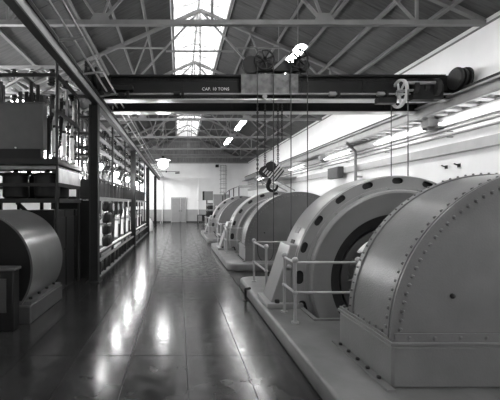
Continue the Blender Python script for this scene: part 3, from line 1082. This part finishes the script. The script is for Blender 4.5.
# --- railings
def railing(pts, label):
    t = thing('pipe_railing', label, 'railing', (pts[0][0], pts[0][1], FT), 'pipe railings')
    for (x, y) in pts:
        p = MB().cyl((x, y, FT), (x, y, .99), .021, 10).build('post', RAIL, t)
        MB().ball((x, y, .985), .042, 12, 8).build('ball_cap', RAIL, p)
        MB().ball((x, y, .575), .034, 10, 6).build('ball_joint', RAIL, p)
        MB().cyl((x, y, FT), (x, y, FT + .02), .05, 12).build('foot_flange', RAIL, p)
    for a, b in zip(pts[:-1], pts[1:]):
        for z in (.955, .575):
            MB().cyl((a[0], a[1], z), (b[0], b[1], z), .017, 10).build('rail', RAIL, t)
    return t
ra = railing([(2.27, 4.75), (1.47, 4.75), (1.47, 5.23)], '')
rb = railing([(1.46, 6.28), (1.46, 7.30), (2.45, 7.30)], '')
LBL = {
    'f': ['light grey painted foundation plinth with rounded edge under the nearest machines', 'light grey foundation plinth with rounded corner under the middle generator', 'light grey foundation plinth under the farthest generator'],
    't': ['big riveted half barrel turbine housing on box base in the right foreground', 'riveted half barrel turbine housing with its end plate showing behind the nearest generator', 'smooth grey turbine housing between the middle and farthest generators'],
    'g': ['largest ring shaped grey generator with black oval vent slots, behind the riveted housing', 'ring shaped grey generator with vent slots, middle of the three', 'ring shaped grey generator with vent slots, farthest down the hall'],
    'b': ['bearing pedestal behind the nearest ring generator', 'bearing pedestal behind the middle ring generator', 'bearing pedestal behind the farthest ring generator'],
    'ra': ['pipe railing in front of the nearest ring generator with ball joints', 'pipe railing in front of the middle ring generator', 'pipe railing in front of the farthest ring generator'],
    'rb': ['pipe railing behind the foot of the nearest generator', 'pipe railing behind the foot of the middle generator', 'pipe railing behind the foot of the farthest generator'],
}
for key, o in (('f', fo), ('t', th), ('g', ge), ('b', bp_), ('ra', ra), ('rb', rb)):
    o['label'] = LBL[key][0]
    for u in range(1, NU):
        clone(o, Vector(o.location) + Vector((0, PITCH * u, 0)), LBL[key][u])
# drain pipe stub at the curb
t = thing('drain_pipe', 'short dark drain pipe at the foot of the nearest foundation curb', 'pipe', (1.17, 6.6, 0))
MB().tube([(1.17, 6.6, 0), (1.17, 6.6, .2), (1.26, 6.6, .215)], .022, 8).build('pipe', BLACK, t)
MB().cyl((1.17, 6.6, 0), (1.17, 6.6, .015), .045, 10).build('flange', BLACK, t)

# ================================================================== LAMPS
def fluor(y0, y1, label, X=2.95):
    z = EAVE - .02
    t = thing('tube_lamp', label, 'lamp', (X, (y0 + y1) / 2, z), 'fluorescent lamps')
    MB().poly([(X - .16, z + .10), (X - .05, z + .16), (X + .05, z + .16), (X + .16, z + .10), (X + .15, z + .09), (X + .05, z + .145), (X - .05, z + .145), (X - .15, z + .09)], 'Y', y0, y1).build('reflector', STEELL, t)
    for s in (-1, 1):
        MB().cyl((X + s * .07, y0 + .03, z + .07), (X + s * .07, y1 - .03, z + .07), .03, 10).build('tube', TUBE, t)
    for yy in (y0 + .3, y1 - .3):
        MB().cyl((X, yy, z + .15), (X, yy, roof_z(X) - .02), .01, 6).build('hanger', STEEL, t)
fluor(.1, 2.5, 'bright fluorescent lamp nearest the camera, above the top edge of the view')
fluor(4.1, 6.5, 'bright fluorescent lamp above the nearest ring generator')
fluor(9.0, 11.4, 'bright fluorescent lamp behind the trolley chain wheel')
fluor(12.9, 15.3, 'bright fluorescent lamp hidden behind the crane girder')
fluor(16.7, 19.1, 'bright fluorescent lamp under the roof, nearer of the two below the crane')
fluor(21.2, 23.7, 'bright fluorescent lamp under the roof, farther of the two below the crane')
# wall tubes under the right runway girder
WT = emit('wall_tube_glow', 5)
wn = ['nearest, above the riveted housing', 'beyond the bracket below the chain wheel', 'above the nearest generator', 'above the middle generator', 'above the farthest generator', 'farthest along the wall']
for i, y0 in enumerate((6.4, 9.3, 13.3, 18.3, 23.6, 26.8)):
    y1 = y0 + 2.4
    x_, z_ = WX - .2, 3.56
    t = thing('tube_lamp', 'bright tube lamp on the right wall duct, ' + wn[i], 'lamp', (x_, y0 + 1.2, z_), 'wall tube lamps')
    MB().cyl((x_, y0 + .04, z_), (x_, y1 - .04, z_), .022, 10).build('tube', WT, t)
    for yy in (y0, y1 - .05):
        MB().box(x_ - .03, WX - .1295, yy, yy + .05, z_ - .035, z_ + .035).build('end_holder', STEELL, t)
gx, gy_, gz = -.6, 14.1, 3.2
t = thing('globe_lamp', 'white glass globe pendant lamp with flat shade hanging over the aisle', 'lamp', (gx, gy_, gz))
MB().ball((gx, gy_, gz), .19, 20, 12).build('globe', LAMPG, t)
MB().lathe([(.05, .22), (.30, .155), (.30, .14), (.05, .20)], (gx, gy_, gz), 'Z', 28).build('shade', STEELL, t)
MB().cyl((gx, gy_, gz + .18), (gx, gy_, gz + .30), .05, 12).build('cap', STEELD, t)
MB().cyl((gx, gy_, gz + .28), (gx, gy_, EAVE + .03), .012, 6).build('stem', STEEL, t)
MB().cyl((gx, gy_, EAVE - .0), (gx, 12.1, EAVE - .0), .02, 6).build('support_pipe', STEEL, t)

# ================================================================== SWITCHGEAR
SX = -1.98                               # aisle face
SY0, SY1 = 8.7, 21.9
rk = thing('switch_rack', 'dark steel rack with long beams carrying the lit switchgear', 'rack', (SX - .5, 15, 0))
for k in range(6):
    y = SY0 + .05 + k * 2.6
    for xx in (SX - .03, SX - .95):
        MB().box(xx - .03, xx + .03, y - .03, y + .03, 0, 4.3).build('post', STEELD, rk)
    for z in (.50, 1.84, 3.02, 3.34, 3.72, 4.2):
        MB().bar((SX - .06, y, z), (SX - .92, y, z), .05, .06).build('cross_bar', STEELD, rk)
for z, mm in ((3.06, STEEL), (3.38, STEEL), (3.76, STEEL), (4.2, STEELD)):
    for xx in (SX - .07, SX - .88):
        MB().box(xx - .025, xx + .025, SY0, SY1, z - .05, z + .05).build('beam', mm, rk)
MB().box(SX - .9, SX + .02, SY0, SY1, .44, .52).build('deck', STEELD, rk)
MB().box(SX + .0, SX + .06, SY0, SY1, .521, .565).build('deck_edge', WHITE, rk)
MB().box(SX - .06, SX + .05, SY0, SY1, 1.78, 1.87).build('label_beam', STEELL, rk)
MB().box(SX - .98, SX + .0, SY0 - .03, SY0 - .005, .0, 1.78).build('end_panel', BLACK, rk)
lp = None
for k in range(22):
    y = SY0 + .1 + k * .6
    if lp is None:
        lp = MB().box(SX + .10, SX + .15, y - .02, y + .02, 0, .38).build('guard_post', STEELD, rk)
    else:
        share(lp, (0, k * .6, 0))
MB().box(SX + .09, SX + .16, SY0, SY1, .36, .40).build('guard_rail', STEEL, rk)
MB().box(SX + .09, SX + .16, SY0, SY1, .0, .04).build('guard_rail', STEEL, rk)

# disconnect switches in three rows under the beams
def disconnect(x, y, z):
    t = thing('disconnect_switch', '', 'switch', (x, y, z), 'disconnect switches on the rack')
    MB().box(x - .04, x + .04, y - .22, y + .22, z - .03, z).build('base', BLACK, t)
    for s in (-1, 1):
        yy = y + s * .15
        MB().lathe([(.0, 0), (.03, 0), (.065, -.02), (.03, -.035), (.065, -.055), (.03, -.07), (.06, -.09), (.03, -.105), (0, -.105)], (x, yy, z - .03), 'Z', 10, closed=False).build('insulator', PORCD, t)
    MB().box(x - .015, x + .015, y - .18, y + .18, z - .16, z - .135).build('blade', STEELD, t)
    return t
d0 = disconnect(SX - .07, 9.25, 3.01)
rows = [(3.01, 'lower'), (3.33, 'middle'), (3.71, 'upper')]
nth = ['nearest', 'second', 'third', 'fourth', 'fifth', 'sixth', 'seventh', 'eighth', 'ninth', 'farthest']
for z, rn in rows:
    for k in range(10):
        lb = 'black disconnect switch on two insulators, %s from the near column in the %s row' % (nth[k] if 0 < k < 9 else nth[k], rn)
        loc = (SX - .07, 9.25 + k * 1.3, z)
        if z == 3.01 and k == 0:
            d0['label'] = lb
        else:
            clone(d0, loc, lb)

# hanging conductors (bent bus pipes) at each bay
def buspipe(x, y, z0, z1, label, r=.018, m=STEELL):
    t = thing('bus_pipe', label, 'pipe', (x, y, z0), 'bent bus pipes')
    MB().tube([(x, y, z1), (x, y, z0 + .35), (x, y - .16, z0 + .12), (x, y - .16, z0)], r, 8).build('pipe', m, t)
    MB().cyl((x, y - .16, z0), (x, y - .16, z0 - .05), r * 1.6, 8).build('terminal', STEELD, t)
    return t
for k in range(10):
    buspipe(SX - .15, 9.6 + k * 1.3, 2.75, 3.7, 'light bent bus pipe dropping between the lit disconnects, %s from the near column' % nth[k])

# barrier slats: dark vertical slats in a row
bs = thing('barrier_screen', 'long screen of dark upright slats above the meter beam', 'screen', (SX, 15, 1.87))
MB().box(SX - .02, SX + .02, SY0, SY1, 2.28, 2.33).build('top_rail', STEELD, bs)
sl = None
for k in range(22):
    if sl is None:
        sl = MB().box(SX - .42, SX + .015, SY0 + .05, SY0 + .10, 1.872, 2.279).build('slat', STEELD, bs)
    else:
        share(sl, (0, k * .6, 0))
# oil switches on the deck, meters on the beam
def oil_switch(y):
    x = SX - .35
    t = thing('oil_switch', '', 'switch', (x, y, .52), 'oil switches on the deck')
    MB().box(x - .2, x + .2, y - .26, y + .26, .53, 1.12).build('tank', WHITE, t, bevel=.03)
    MB().box(x - .23, x + .23, y - .3, y + .3, 1.12, 1.18).build('lid', STEEL, t, bevel=.01)
    for s in (-1, 0, 1):
        MB().lathe([(0, 0), (.05, 0), (.06, .05), (.035, .08), (.055, .13), (.03, .17), (.045, .22), (.015, .27), (.015, .4), (0, .4)], (x, y + s * .17, 1.18), 'Z', 10, closed=False).build('bushing', PORC if s else PORCD, t)
    lv = MB().bar((x + .22, y + .1, .55), (x + .24, y + .1, 1.35), .04, .05).build('lever', BLACK, t)
    MB().ball((x + .24, y + .1, 1.37), .045, 8, 6).build('grip', BLACK, lv)
    MB().bar((x + .22, y - .14, .55), (x + .22, y - .14, 1.0), .05, .05).build('guide', BLACK, t)
    MB().box(x + .201, x + .24, y - .05, y + .03, .8, .98).build('trip_box', BLACK, t)
    return t
o0 = oil_switch(9.4)
for k in range(10):
    lb = 'pale oil switch tank with black lever on the deck, %s from the near column' % nth[k]
    if k == 0:
        o0['label'] = lb
    else:
        clone(o0, (SX - .35, 9.4 + 1.3 * k, .52), lb)
def meter(y, label, w=.28, h=.42):
    x = SX + .05
    t = thing('meter', label, 'meter', (x, y, 1.3), 'meters under the beam')
    MB().box(x - .12, x, y - w / 2, y + w / 2, 1.78 - h, 1.779).build('case', BLACK, t, bevel=.02)
    MB().cyl((x, y, 1.78 - h * .42), (x + .02, y, 1.78 - h * .42), w * .38, 16).build('dial', DIAL, t)
    MB().bar((x + .022, y, 1.78 - h * .48), (x + .022, y + w * .18, 1.78 - h * .3), .008, .004).build('needle', BLACK, t)
    return t
for k in range(3):
    meter(11.0 + k * .9, 'square black meter with white dial under the pale beam, %s' % ['nearest the column', 'middle of the large ones', 'farthest of the large ones'][k])
for k in range(6):
    meter(14.2 + k * 1.15, 'small black meter under the pale beam, %s in the row of small ones' % nth[k], .34, .2)
# dark relay boxes stacked by the near column
for k in range(4):
    t = thing('relay_box', 'black rounded relay box beside the near column, %s of the stack' % ['lowest', 'second', 'third', 'topmost'][k], 'relay', (SX - .05, 10.1, .6 + k * .3), 'stacked relay boxes')
    MB().box(SX - .06, SX + .12, 9.9, 10.5, .57 + k * .31, .84 + k * .31).build('case', BLACK, t, bevel=.05)
    MB().box(SX + .121, SX + .14, 10.0, 10.4, .63 + k * .31, .78 + k * .31).build('cover', STEELD, t)
# bulb lamps along the switchgear
for k, y in enumerate((9.5, 12.0, 14.6, 17.6, 20.3)):
    x, z = SX - .02, 2.64
    t = thing('bulb_lamp', 'glowing bare bulb on the switchgear, %s from the near column' % ['nearest', 'second', 'third', 'fourth', 'farthest'][k], 'lamp', (x, y, z), 'bare bulbs')
    MB().ball((x, y, z), .075, 12, 8, 1.2).build('bulb', BULB, t)
    MB().cyl((x, y, z + .06), (x, y, z + .14), .035, 10).build('socket', BLACK, t)
    MB().tube([(x, y, z + .14), (x, y, z + .25), (x - .07, y, 3.01)], .012, 6).build('arm', STEELD, t)
# cable risers between barrier and bulbs
for k in range(14):
    y = 9.0 + k * .93
    t = thing('cable_riser', 'thin pale conductor standing behind the bulbs, %s along the switchgear' % (nth[:9] + ['tenth', 'eleventh', 'twelfth', 'thirteenth', 'farthest'])[k], 'cable', (SX - .3, y, 2.3), 'cable risers')
    MB().tube([(SX - .30, y, 1.9), (SX - .30, y, 2.55), (SX - .2, y + .06, 2.8), (SX - .1, y + .06, 3.0)], .016, 6).build('conductor', STEELL, t)
    MB().lathe([(0, 0), (.04, 0), (.05, .03), (.03, .05), (.05, .08), (.03, .1), (.045, .13), (0, .14)], (SX - .30, y, 2.35), 'Z', 10, closed=False).build('insulator', PORC, t)

# ---- near bay: pole, shelves, tanks, bushings, dark cells
nb = thing('equipment_rack', 'dark steel frame with decks holding the tank above the drum motor', 'frame', (-2.6, 7.2, 0))
for (x, y) in ((-2.23, 6.85), (-2.23, 8.32), (-4.3, 6.85), (-4.3, 8.32)):
    MB().cyl((x, y, 0), (x, y, 4.4), .028, 10).build('pole', STEELD, nb)
MB().box(-4.4, -2.18, 6.76, 8.42, 2.42, 2.52).build('deck', STEELD, nb)
MB().box(-4.4, -2.2, 6.9, 8.42, 1.72, 1.80).build('deck', STEELD, nb)
for z in (2.05, 2.36, 3.4, 4.05):
    for x in (-2.23, -4.3):
        MB().bar((x, 6.85, z), (x, 8.32, z), .05, .06).build('side_beam', STEELD, nb)
    if z != 3.4:
        MB().bar((-4.3, 6.85, z), (-2.23, 6.85, z), .05, .06).build('front_beam', STEEL if z == 2.36 else STEELD, nb)
    MB().bar((-4.3, 8.32, z), (-2.23, 8.32, z), .05, .06).build('back_beam', STEELD, nb)
for x in (-3.0, -3.5, -3.9):
    MB().bar((x, 8.2, 0), (x, 8.2, 1.72), .06, .06).build('leg', STEELD, nb)
for x in (-3.0, -3.5):
    MB().bar((x, 6.95, 1.72), (x + .25, 7.9, 1.1), .05, .05).build('brace', STEELD, nb)
# bus work inside the near frame and behind the rack
rnd = random.Random(3)
for k in range(34):
    x_, y_ = rnd.uniform(-3.9, -2.35), rnd.uniform(7.2, 8.3)
    z_ = rnd.uniform(2.6, 3.3)
    MB().box(x_ - .03, x_ + .03, y_ - .02, y_ + .02, z_, min(4.06, z_ + rnd.uniform(.5, 1.3))).build('busbar', STEELD, nb)
for k in range(12):
    z_ = 2.7 + k * .14
    x_ = rnd.uniform(-3.4, -2.3)
    MB().box(x_ - .02, x_ + .02, 7.2 + rnd.uniform(0, .4), 8.0 + rnd.uniform(0, .4), z_ - .03, z_ + .03).build('busbar', STEELD if k % 3 else STEEL, nb)
for k in range(14):
    x_, y_, z_ = rnd.uniform(-3.2, -2.3), rnd.uniform(7.2, 8.2), rnd.uniform(2.9, 4.1)
    MB().lathe([(0, 0), (.04, 0), (.08, .03), (.05, .05), (.08, .09), (.05, .11), (.07, .15), (0, .17)], (x_, y_, z_), 'Z', 10, closed=False).build('insulator', PORCD if k % 3 else PORC, nb)
for k in range(40):
    y_ = 8.8 + k * .33
    x_ = SX - .62 - .3 * (k % 2)
    MB().box(x_ - .02, x_ + .02, y_ - .025, y_ + .025, 2.4 + .2 * (k % 3), 4.2).build('busbar', STEELD, rk)
for k in range(13):
    y_ = 9.0 + k
    MB().box(SX - .9, SX - .1, y_ - .03, y_ + .03, 2.86, 2.92).build('busbar', STEELD, rk)
for z_ in (2.5, 2.95, 3.55, 3.95):
    MB().box(SX - .55, SX - .5, SY0, SY1, z_ - .03, z_ + .03).build('busbar', STEELD, rk)
t = thing('transformer_tank', 'plain grey sheet metal tank standing on the upper deck at left edge', 'tank', (-3.0, 7.0, 2.52))
MB().box(-3.55, -2.50, 6.9, 7.12, 2.71, 3.555).build('body', BOXG, t, bevel=.012)
MB().box(-3.57, -2.49, 6.89, 7.13, 3.556, 3.575).build('lid', BOXG, t)
MB().box(-3.5, -2.55, 6.9, 7.1, 2.521, 2.71).build('skid', BLACK, t)
MB().cyl((-3.0, 6.87, 2.73), (-3.0, 6.9, 2.73), .015, 8).build('drain_plug', PORC, t)
# dark oil tanks in the middle deck
for i, (x, y) in enumerate(((-2.55, 7.25), (-2.55, 7.85), (-3.15, 7.25), (-3.15, 7.85), (-3.75, 7.25))):
    t = thing('oil_breaker', 'dark oil breaker tank between the two decks, %s' % ['at the front pole', 'behind the pale board', 'in the middle of the deck', 'at the back of the deck', 'nearest the left edge'][i], 'breaker', (x, y, 1.8), 'dark oil breakers')
    MB().lathe([(0, 0), (.20, 0), (.24, .04), (.24, .42), (.26, .43), (.26, .47), (.2, .5), (0, .5)], (x, y, 1.80), 'Z', 20, closed=False).build('tank', BLACK, t)
    MB().cyl((x, y, 2.3), (x, y, 2.38), .05, 10).build('cap', STEELD, t)
# pale board facing the aisle
t = thing('notice_board', 'pale blank board facing the aisle beside the dark pole', 'board', (-2.195, 7.5, 2.07))
MB().box(-2.205, -2.185, 6.86, 8.3, 2.085, 2.35).build('board', mat('pale_board', .92, .3, var=.25, scale=3), t)
MB().box(-2.21, -2.184, 6.86, 8.3, 2.07, 2.085).build('lower_edge', STEELD, t)
# porcelain bushings and bus pipes of the near bay
bn = ['nearest the pole', 'second from the pole', 'third from the pole', 'fourth from the pole', 'nearest the big column']
for i in range(5):
    y = 7.0 + i * .27
    x = -2.31 if i % 2 == 0 else -2.43
    t = thing('porcelain_bushing', 'white porcelain bushing on the upper deck, ' + bn[i], 'bushing', (x, y, 2.52), 'white bushings')
    MB().lathe([(0, 0), (.07, 0), (.07, .05), (.035, .06), (.035, .14), (0, .14)], (x, y, 2.52), 'Z', 12, closed=False).build('cap', STEELD, t)
    MB().lathe([(0, .14), (.045, .14), (.05, .2), (.05, .55), (.04, .62), (0, .62)], (x, y, 2.52), 'Z', 12, closed=False).build('sleeve', PORC, t)
    MB().ball((x + .05, y - .1, 2.6), .045, 10, 6).build('terminal', PORC, t)
    buspipe(x - .0, y + .16, 3.16, 4.05, 'grey bent bus pipe above the white bushing ' + bn[i], .03, STEELL)
def strain(x, y, z, label):
    t = thing('post_insulator', label, 'insulator', (x, y, z), 'dark insulators')
    MB().lathe([(0, 0), (.03, 0), (.08, -.02), (.04, -.04), (.08, -.07), (.04, -.09), (.07, -.12), (.02, -.15), (0, -.15)], (x, y, z), 'Z', 12, closed=False).build('skirts', PORCD, t)
    MB().cyl((x, y, z - .15), (x, y, z - .22), .015, 6).build('pin', STEELD, t)
# dark breaker cells below
for i, (a, b) in enumerate(((6.92, 7.55), (7.57, 8.2), (8.34, 8.68))):
    t = thing('breaker_cell', 'black breaker cell cabinet under the decks, %s' % ['nearer the drum motor', 'just before the column', 'just past the column'][i], 'cabinet', (-2.5, (a + b) / 2, 0), 'black cells')
    MB().box(-2.9, -2.30, a, b, 0, 1.58).build('body', BLACK, t, bevel=.01)
    dd = MB().box(-2.299, -2.28, a + .03, b - .03, .06, 1.44).build('door', BLACK, t, bevel=.006)
    MB().cyl((-2.28, b - .09, .8), (-2.25, b - .09, .8), .02, 8).build('handle', STEELD, dd)
# aisle tie with lattice bracing at the first columns
ty = ['at the near column, dotted with insulators', 'at the second column']
for i, y in enumerate((8.2, 15.2)):
    t = thing('aisle_tie', 'dark lattice tie beam across the left aisle, ' + ty[i], 'beam', (-3.5, y, 4.2), 'aisle tie beams')
    MB().bar((CX - .2, y, 4.68), (XL + .01, y, 4.68), .07, .07).build('chord', STEEL, t)
    MB().bar((CX - .2, y, 4.13), (XL + .01, y, 4.13), .07, .07).build('chord', STEEL, t)
    for k in range(3):
        xa, xb = -2.0 - k * 1.0, -3.0 - k * 1.0
        MB().bar((xa, y - .03, 4.68), (xb, y - .03, 4.13), .06, .05).build('lacing', STEEL, t)
        MB().bar((xa, y + .03, 4.13), (xb, y + .03, 4.68), .06, .05).build('lacing', STEEL, t)
    MB().box(CX - .3, CX - .19, y - .06, y + .06, 4.0, 4.8).build('bracket', STEELD, t)
for k in range(6):
    strain(-2.35 - .42 * k, 8.2, 4.64, 'dark insulator under the near lattice tie, %s from the column' % nth[k])
for k in range(4):
    strain(-2.35 - .42 * k, 8.2, 4.09, 'dark insulator under the lower chord of the near tie, %s from the column' % nth[k])

# ---- drum motor in the left foreground
mx, mz, mr = -2.94, .75, .85
MY0, MY1 = 5.36, 6.73
dm = thing('drum_motor', 'big dark grey drum motor with curved shell in the left foreground', 'motor', (mx, 6.0, 0))
DRUM = mat('drum_dark_enamel', .10, .3, var=.15, scale=3, bump=.06, bscale=25)
MB().lathe([(mr, MY0), (mr, MY1), (mr - .03, MY1), (mr - .03, MY0)], (mx, 0, mz), 'Y', 72, math.radians(-38), math.radians(218)).build('shell', DRUM, dm)
MB().lathe([(mr - .03, MY0 + .02), (mr - .03, MY0 + .05), (.3, MY0 + .12), (.3, MY0 + .09)], (mx, 0, mz), 'Y', 48, math.radians(-35), math.radians(215)).build('end_shield', BLACK, dm)
MB().lathe([(mr - .03, MY1 - .05), (mr - .03, MY1 - .02), (.0, MY1 - .02), (.0, MY1 - .05)], (mx, 0, mz), 'Y', 48, math.radians(-35), math.radians(215)).build('end_shield', BLACK, dm)
MB().cyl((mx, MY0 - .1, mz), (mx, MY0 + .1, mz), .28, 24).build('hub', BLACK, dm)
MB().cyl((mx, MY0 - .45, mz), (mx, MY0 - .1, mz), .09, 16).build('shaft', STEELD, dm)
MB().box(mx - .88, mx + .84, MY0 - .06, MY1 + .03, 0, .25).build('bed', BASEB, dm, bevel=.015)
MB().box(mx + .62, mx + .82, MY0 + .02, MY1 - .02, .25, .30).build('foot_flange', DRUM, dm)
for k in range(4):
    MB().cyl((mx + .76, MY0 + .15 + k * .34, .30), (mx + .76, MY0 + .15 + k * .34, .33), .025, 6).build('bolt', STEELD, dm)
t = thing('terminal_box', 'dark box with paler lid in front of the drum motor', 'box', (-2.6, 5.0, 0))
MB().box(-2.8, -2.21, 5.0, 5.2, 0, .80).build('body', BLACK, t, bevel=.015)
MB().box(-2.82, -2.19, 4.98, 5.22, .801, .84).build('lid', BOXG, t, bevel=.01)
MB().box(-2.72, -2.3, 4.98, 4.999, .25, .7).build('panel', BASEB, t)

# ================================================================== BACK OF THE HALL
# caged ladder on back wall
t = thing('caged_ladder', 'white caged ladder climbing the back wall', 'ladder', (4.0, YB - .3, 0))
lx = 4.0
for s in (-1, 1):
    MB().box(lx + s * .22 - .025, lx + s * .22 + .025, YB - .2, YB - .14, 0, 5.2).build('rail', RAIL, t)
for k in range(16):
    MB().cyl((lx - .22, YB - .17, .3 + k * .31), (lx + .22, YB - .17, .3 + k * .31), .018, 6).build('rung', RAIL, t)
for k in range(8):
    z = 2.3 + k * .4
    pts = [(lx + .33 * math.cos(a), YB - .2 - .55 * math.sin(a), z) for a in [PI * j / 8 for j in range(9)]]
    MB().tube(pts, .022, 6).build('hoop', STEELL, t)
for a in (.2, .5, .8):
    x_, y_ = lx + .33 * math.cos(PI * a), YB - .2 - .55 * math.sin(PI * a)
    MB().cyl((x_, y_, 2.3), (x_, y_, 5.1), .02, 6).build('cage_strap', STEELL, t)
t = thing('floodlight', 'small black floodlight on the back wall beside the caged ladder', 'floodlight', (3.45, YB - .1, 5.1))
MB().box(3.3, 3.6, YB - .3, YB - .1, 5.0, 5.25).build('housing', BLACK, t, bevel=.03)
MB().box(3.42, 3.48, YB - .1, YB - .001, 5.05, 5.15).build('bracket', BLACK, t)
# thin arm with lamp on back wall
t = thing('reach_lamp', 'thin dark lamp arm high on the back wall over the door', 'lamp', (-1.2, YB - .1, 4.65))
MB().cyl((-1.8, YB - .12, 4.62), (.05, YB - .12, 4.62), .025, 6).build('arm', STEELD, t)
MB().cyl((-.35, YB - .12, 4.48), (.05, YB - .12, 4.5), .07, 8).build('lamp_head', STEEL, t)
MB().box(-1.2, -1.1, YB - .12, YB - .001, 4.55, 4.69).build('bracket', STEELD, t)
for i, (x_, z1) in enumerate(((1.75, 4.0), (-1.5, 4.0))):
    t = thing('conduit_pipe', 'thin white conduit running up the back wall %s of the door' % ['right', 'left'][i], 'pipe', (x_, YB - .05, 0), 'back wall conduits')
    MB().cyl((x_, YB - .09, .0), (x_, YB - .09, z1), .03, 8).build('pipe', WHITE, t)
    MB().box(x_ - .06, x_ + .06, YB - .1, YB - .046, 2.0, 2.05).build('clip', STEELL, t)
# control cabinet and desk at the far right
t = thing('metal_cabinet', 'grey wall cabinet with darker side left of the farthest generator', 'cabinet', (2.5, 29.5, 1.9))
kx = 375 / 29.5
MB().box((204.5 - 179) / kx, (213 - 179) / kx, 29.5, 29.9, 1.7 + 3.6 / kx, 1.7 + 12.6 / kx).build('body', PAINT, t, bevel=.01)
MB().box((202.8 - 179) / kx, (204.4 - 179) / kx, 29.5, 29.9, 1.7 + 3.6 / kx, 1.7 + 12.6 / kx).build('side_panel', STEELD, t)
MB().cyl((2.2, 29.7, 0), (2.2, 29.7, 1.98), .05, 10).build('stand', STEELD, t)
t = thing('governor_stand', 'dark governor stand with ribbed casing beneath the grey wall cabinet', 'governor', (2.4, 28.6, 0))
MB().box(2.05, 2.75, 28.3, 28.9, 0, .95).build('base', STEELD, t, bevel=.02)
for k in range(4):
    MB().lathe([(0, 0), (.33, 0), (.36, .03), (.36, .10), (.33, .13), (0, .13)], (2.42, 28.6, .95 + k * .2), 'Z', 20, closed=False).build('rib', STEEL if k % 2 else STEELD, t)
    MB().cyl((2.42, 28.6, 1.08 + k * .2), (2.42, 28.6, 1.15 + k * .2), .25, 14).build('neck', STEELD, t)
t = thing('office_desk', 'small dark desk by the back wall left of the governor stand', 'desk', (1.9, 31.8, 0))
MB().box(1.55, 2.35, 31.4, 32.2, .72, .77).build('top', STEELD, t)
for (a, b) in ((1.6, 31.45), (2.3, 31.45), (1.6, 32.15), (2.3, 32.15)):
    MB().box(a - .03, a + .03, b - .03, b + .03, 0, .72).build('leg', STEELD, t)
MB().box(1.95, 2.32, 31.5, 32.1, .25, .715).build('drawer', STEELD, t)
t = thing('switchboard_panel', 'flat grey switchboard panel rising behind the farthest generator', 'panel', (3.0, 26.0, 0))
kx = 375 / 26.0
MB().box((213.6 - 179) / kx, (229 - 179) / kx, 26.0, 26.5, 0, 1.7 + 9.5 / kx).build('body', PAINT, t, bevel=.01)
MB().box((214.5 - 179) / kx, (228 - 179) / kx, 25.98, 25.999, .2, 1.7 + 8.8 / kx).build('face', PAINT, t)
MB().cyl((2.6, 25.98, 1.5), (2.6, 25.94, 1.5), .08, 12).build('dial', DIAL, t)
# stair rail near the far right wall
t = thing('gallery_railing', 'white gallery rail with dark uprights stepping down behind the farthest generator', 'railing', (4.0, 24.0, 0))
kx = 375 / 24.0
tops = [(239, 186), (234, 188), (230, 190), (226, 193), (224, 195)]
for i, (px, py) in enumerate(tops):
    x_, z_ = (px - 179) / kx, 1.7 + (203.8 - py) / kx
    MB().box(x_ - .03, x_ + .03, 24.0 + i * .15, 24.06 + i * .15, 0, z_).build('post', STEELD, t)
    if i:
        MB().cyl((pxo, 24.03 + (i - 1) * .15, pzo), (x_, 24.03 + i * .15, z_), .035, 8).build('rail', RAIL, t)
    pxo, pzo = x_, z_
MB().box((239 - 179) / kx, XR - .01, 23.95, 24.1, 1.7 + 16.0 / kx, 1.7 + 18.6 / kx).build('beam', RAIL, t)
# bracketed canopy shelf on the right wall
t = thing('steel_shelf', 'dark edged steel shelf projecting from the right wall behind the hook', 'shelf', (5.6, 20, 2.9))
MB().box(4.9, XR - .14, 19.6, 23.0, 3.06, 3.12).build('deck', STEEL, t)
MB().box(4.88, 4.93, 19.6, 23.0, 3.02, 3.16).build('edge', STEELD, t)
for y in (19.8, 21.2, 22.8):
    MB().bar((4.95, y, 3.05), (XR - .16, y, 2.4), .05, .05).build('brace', STEEL, t)
# small step stand and canister at left back
t = thing('step_stand', 'small pale step stand by the back wall left of the door', 'step stool', (-1.85, 32.6, 0))
for (a, b) in ((-2.1, 32.4), (-1.6, 32.4), (-2.1, 32.8), (-1.6, 32.8)):
    MB().box(a - .03, a + .03, b - .03, b + .03, 0, 1.12).build('leg', RAIL, t)
for z in (.35, .72, 1.09):
    MB().box(-2.1, -1.6, 32.4, 32.8, z, z + .04).build('tread', RAIL, t)
t = thing('canister', 'white canister standing at the end of the switchgear', 'canister', (-1.82, 23.5, 0))
MB().lathe([(0, 0), (.16, 0), (.18, .03), (.18, .55), (.12, .66), (.05, .7), (.05, .78), (0, .78)], (-1.82, 23.5, 0), 'Z', 18, closed=False).build('body', PORC, t)
MB().torus((-1.82, 23.5, .82), .06, .012, 'Y', 12, 5).build('handle', STEELD, t)
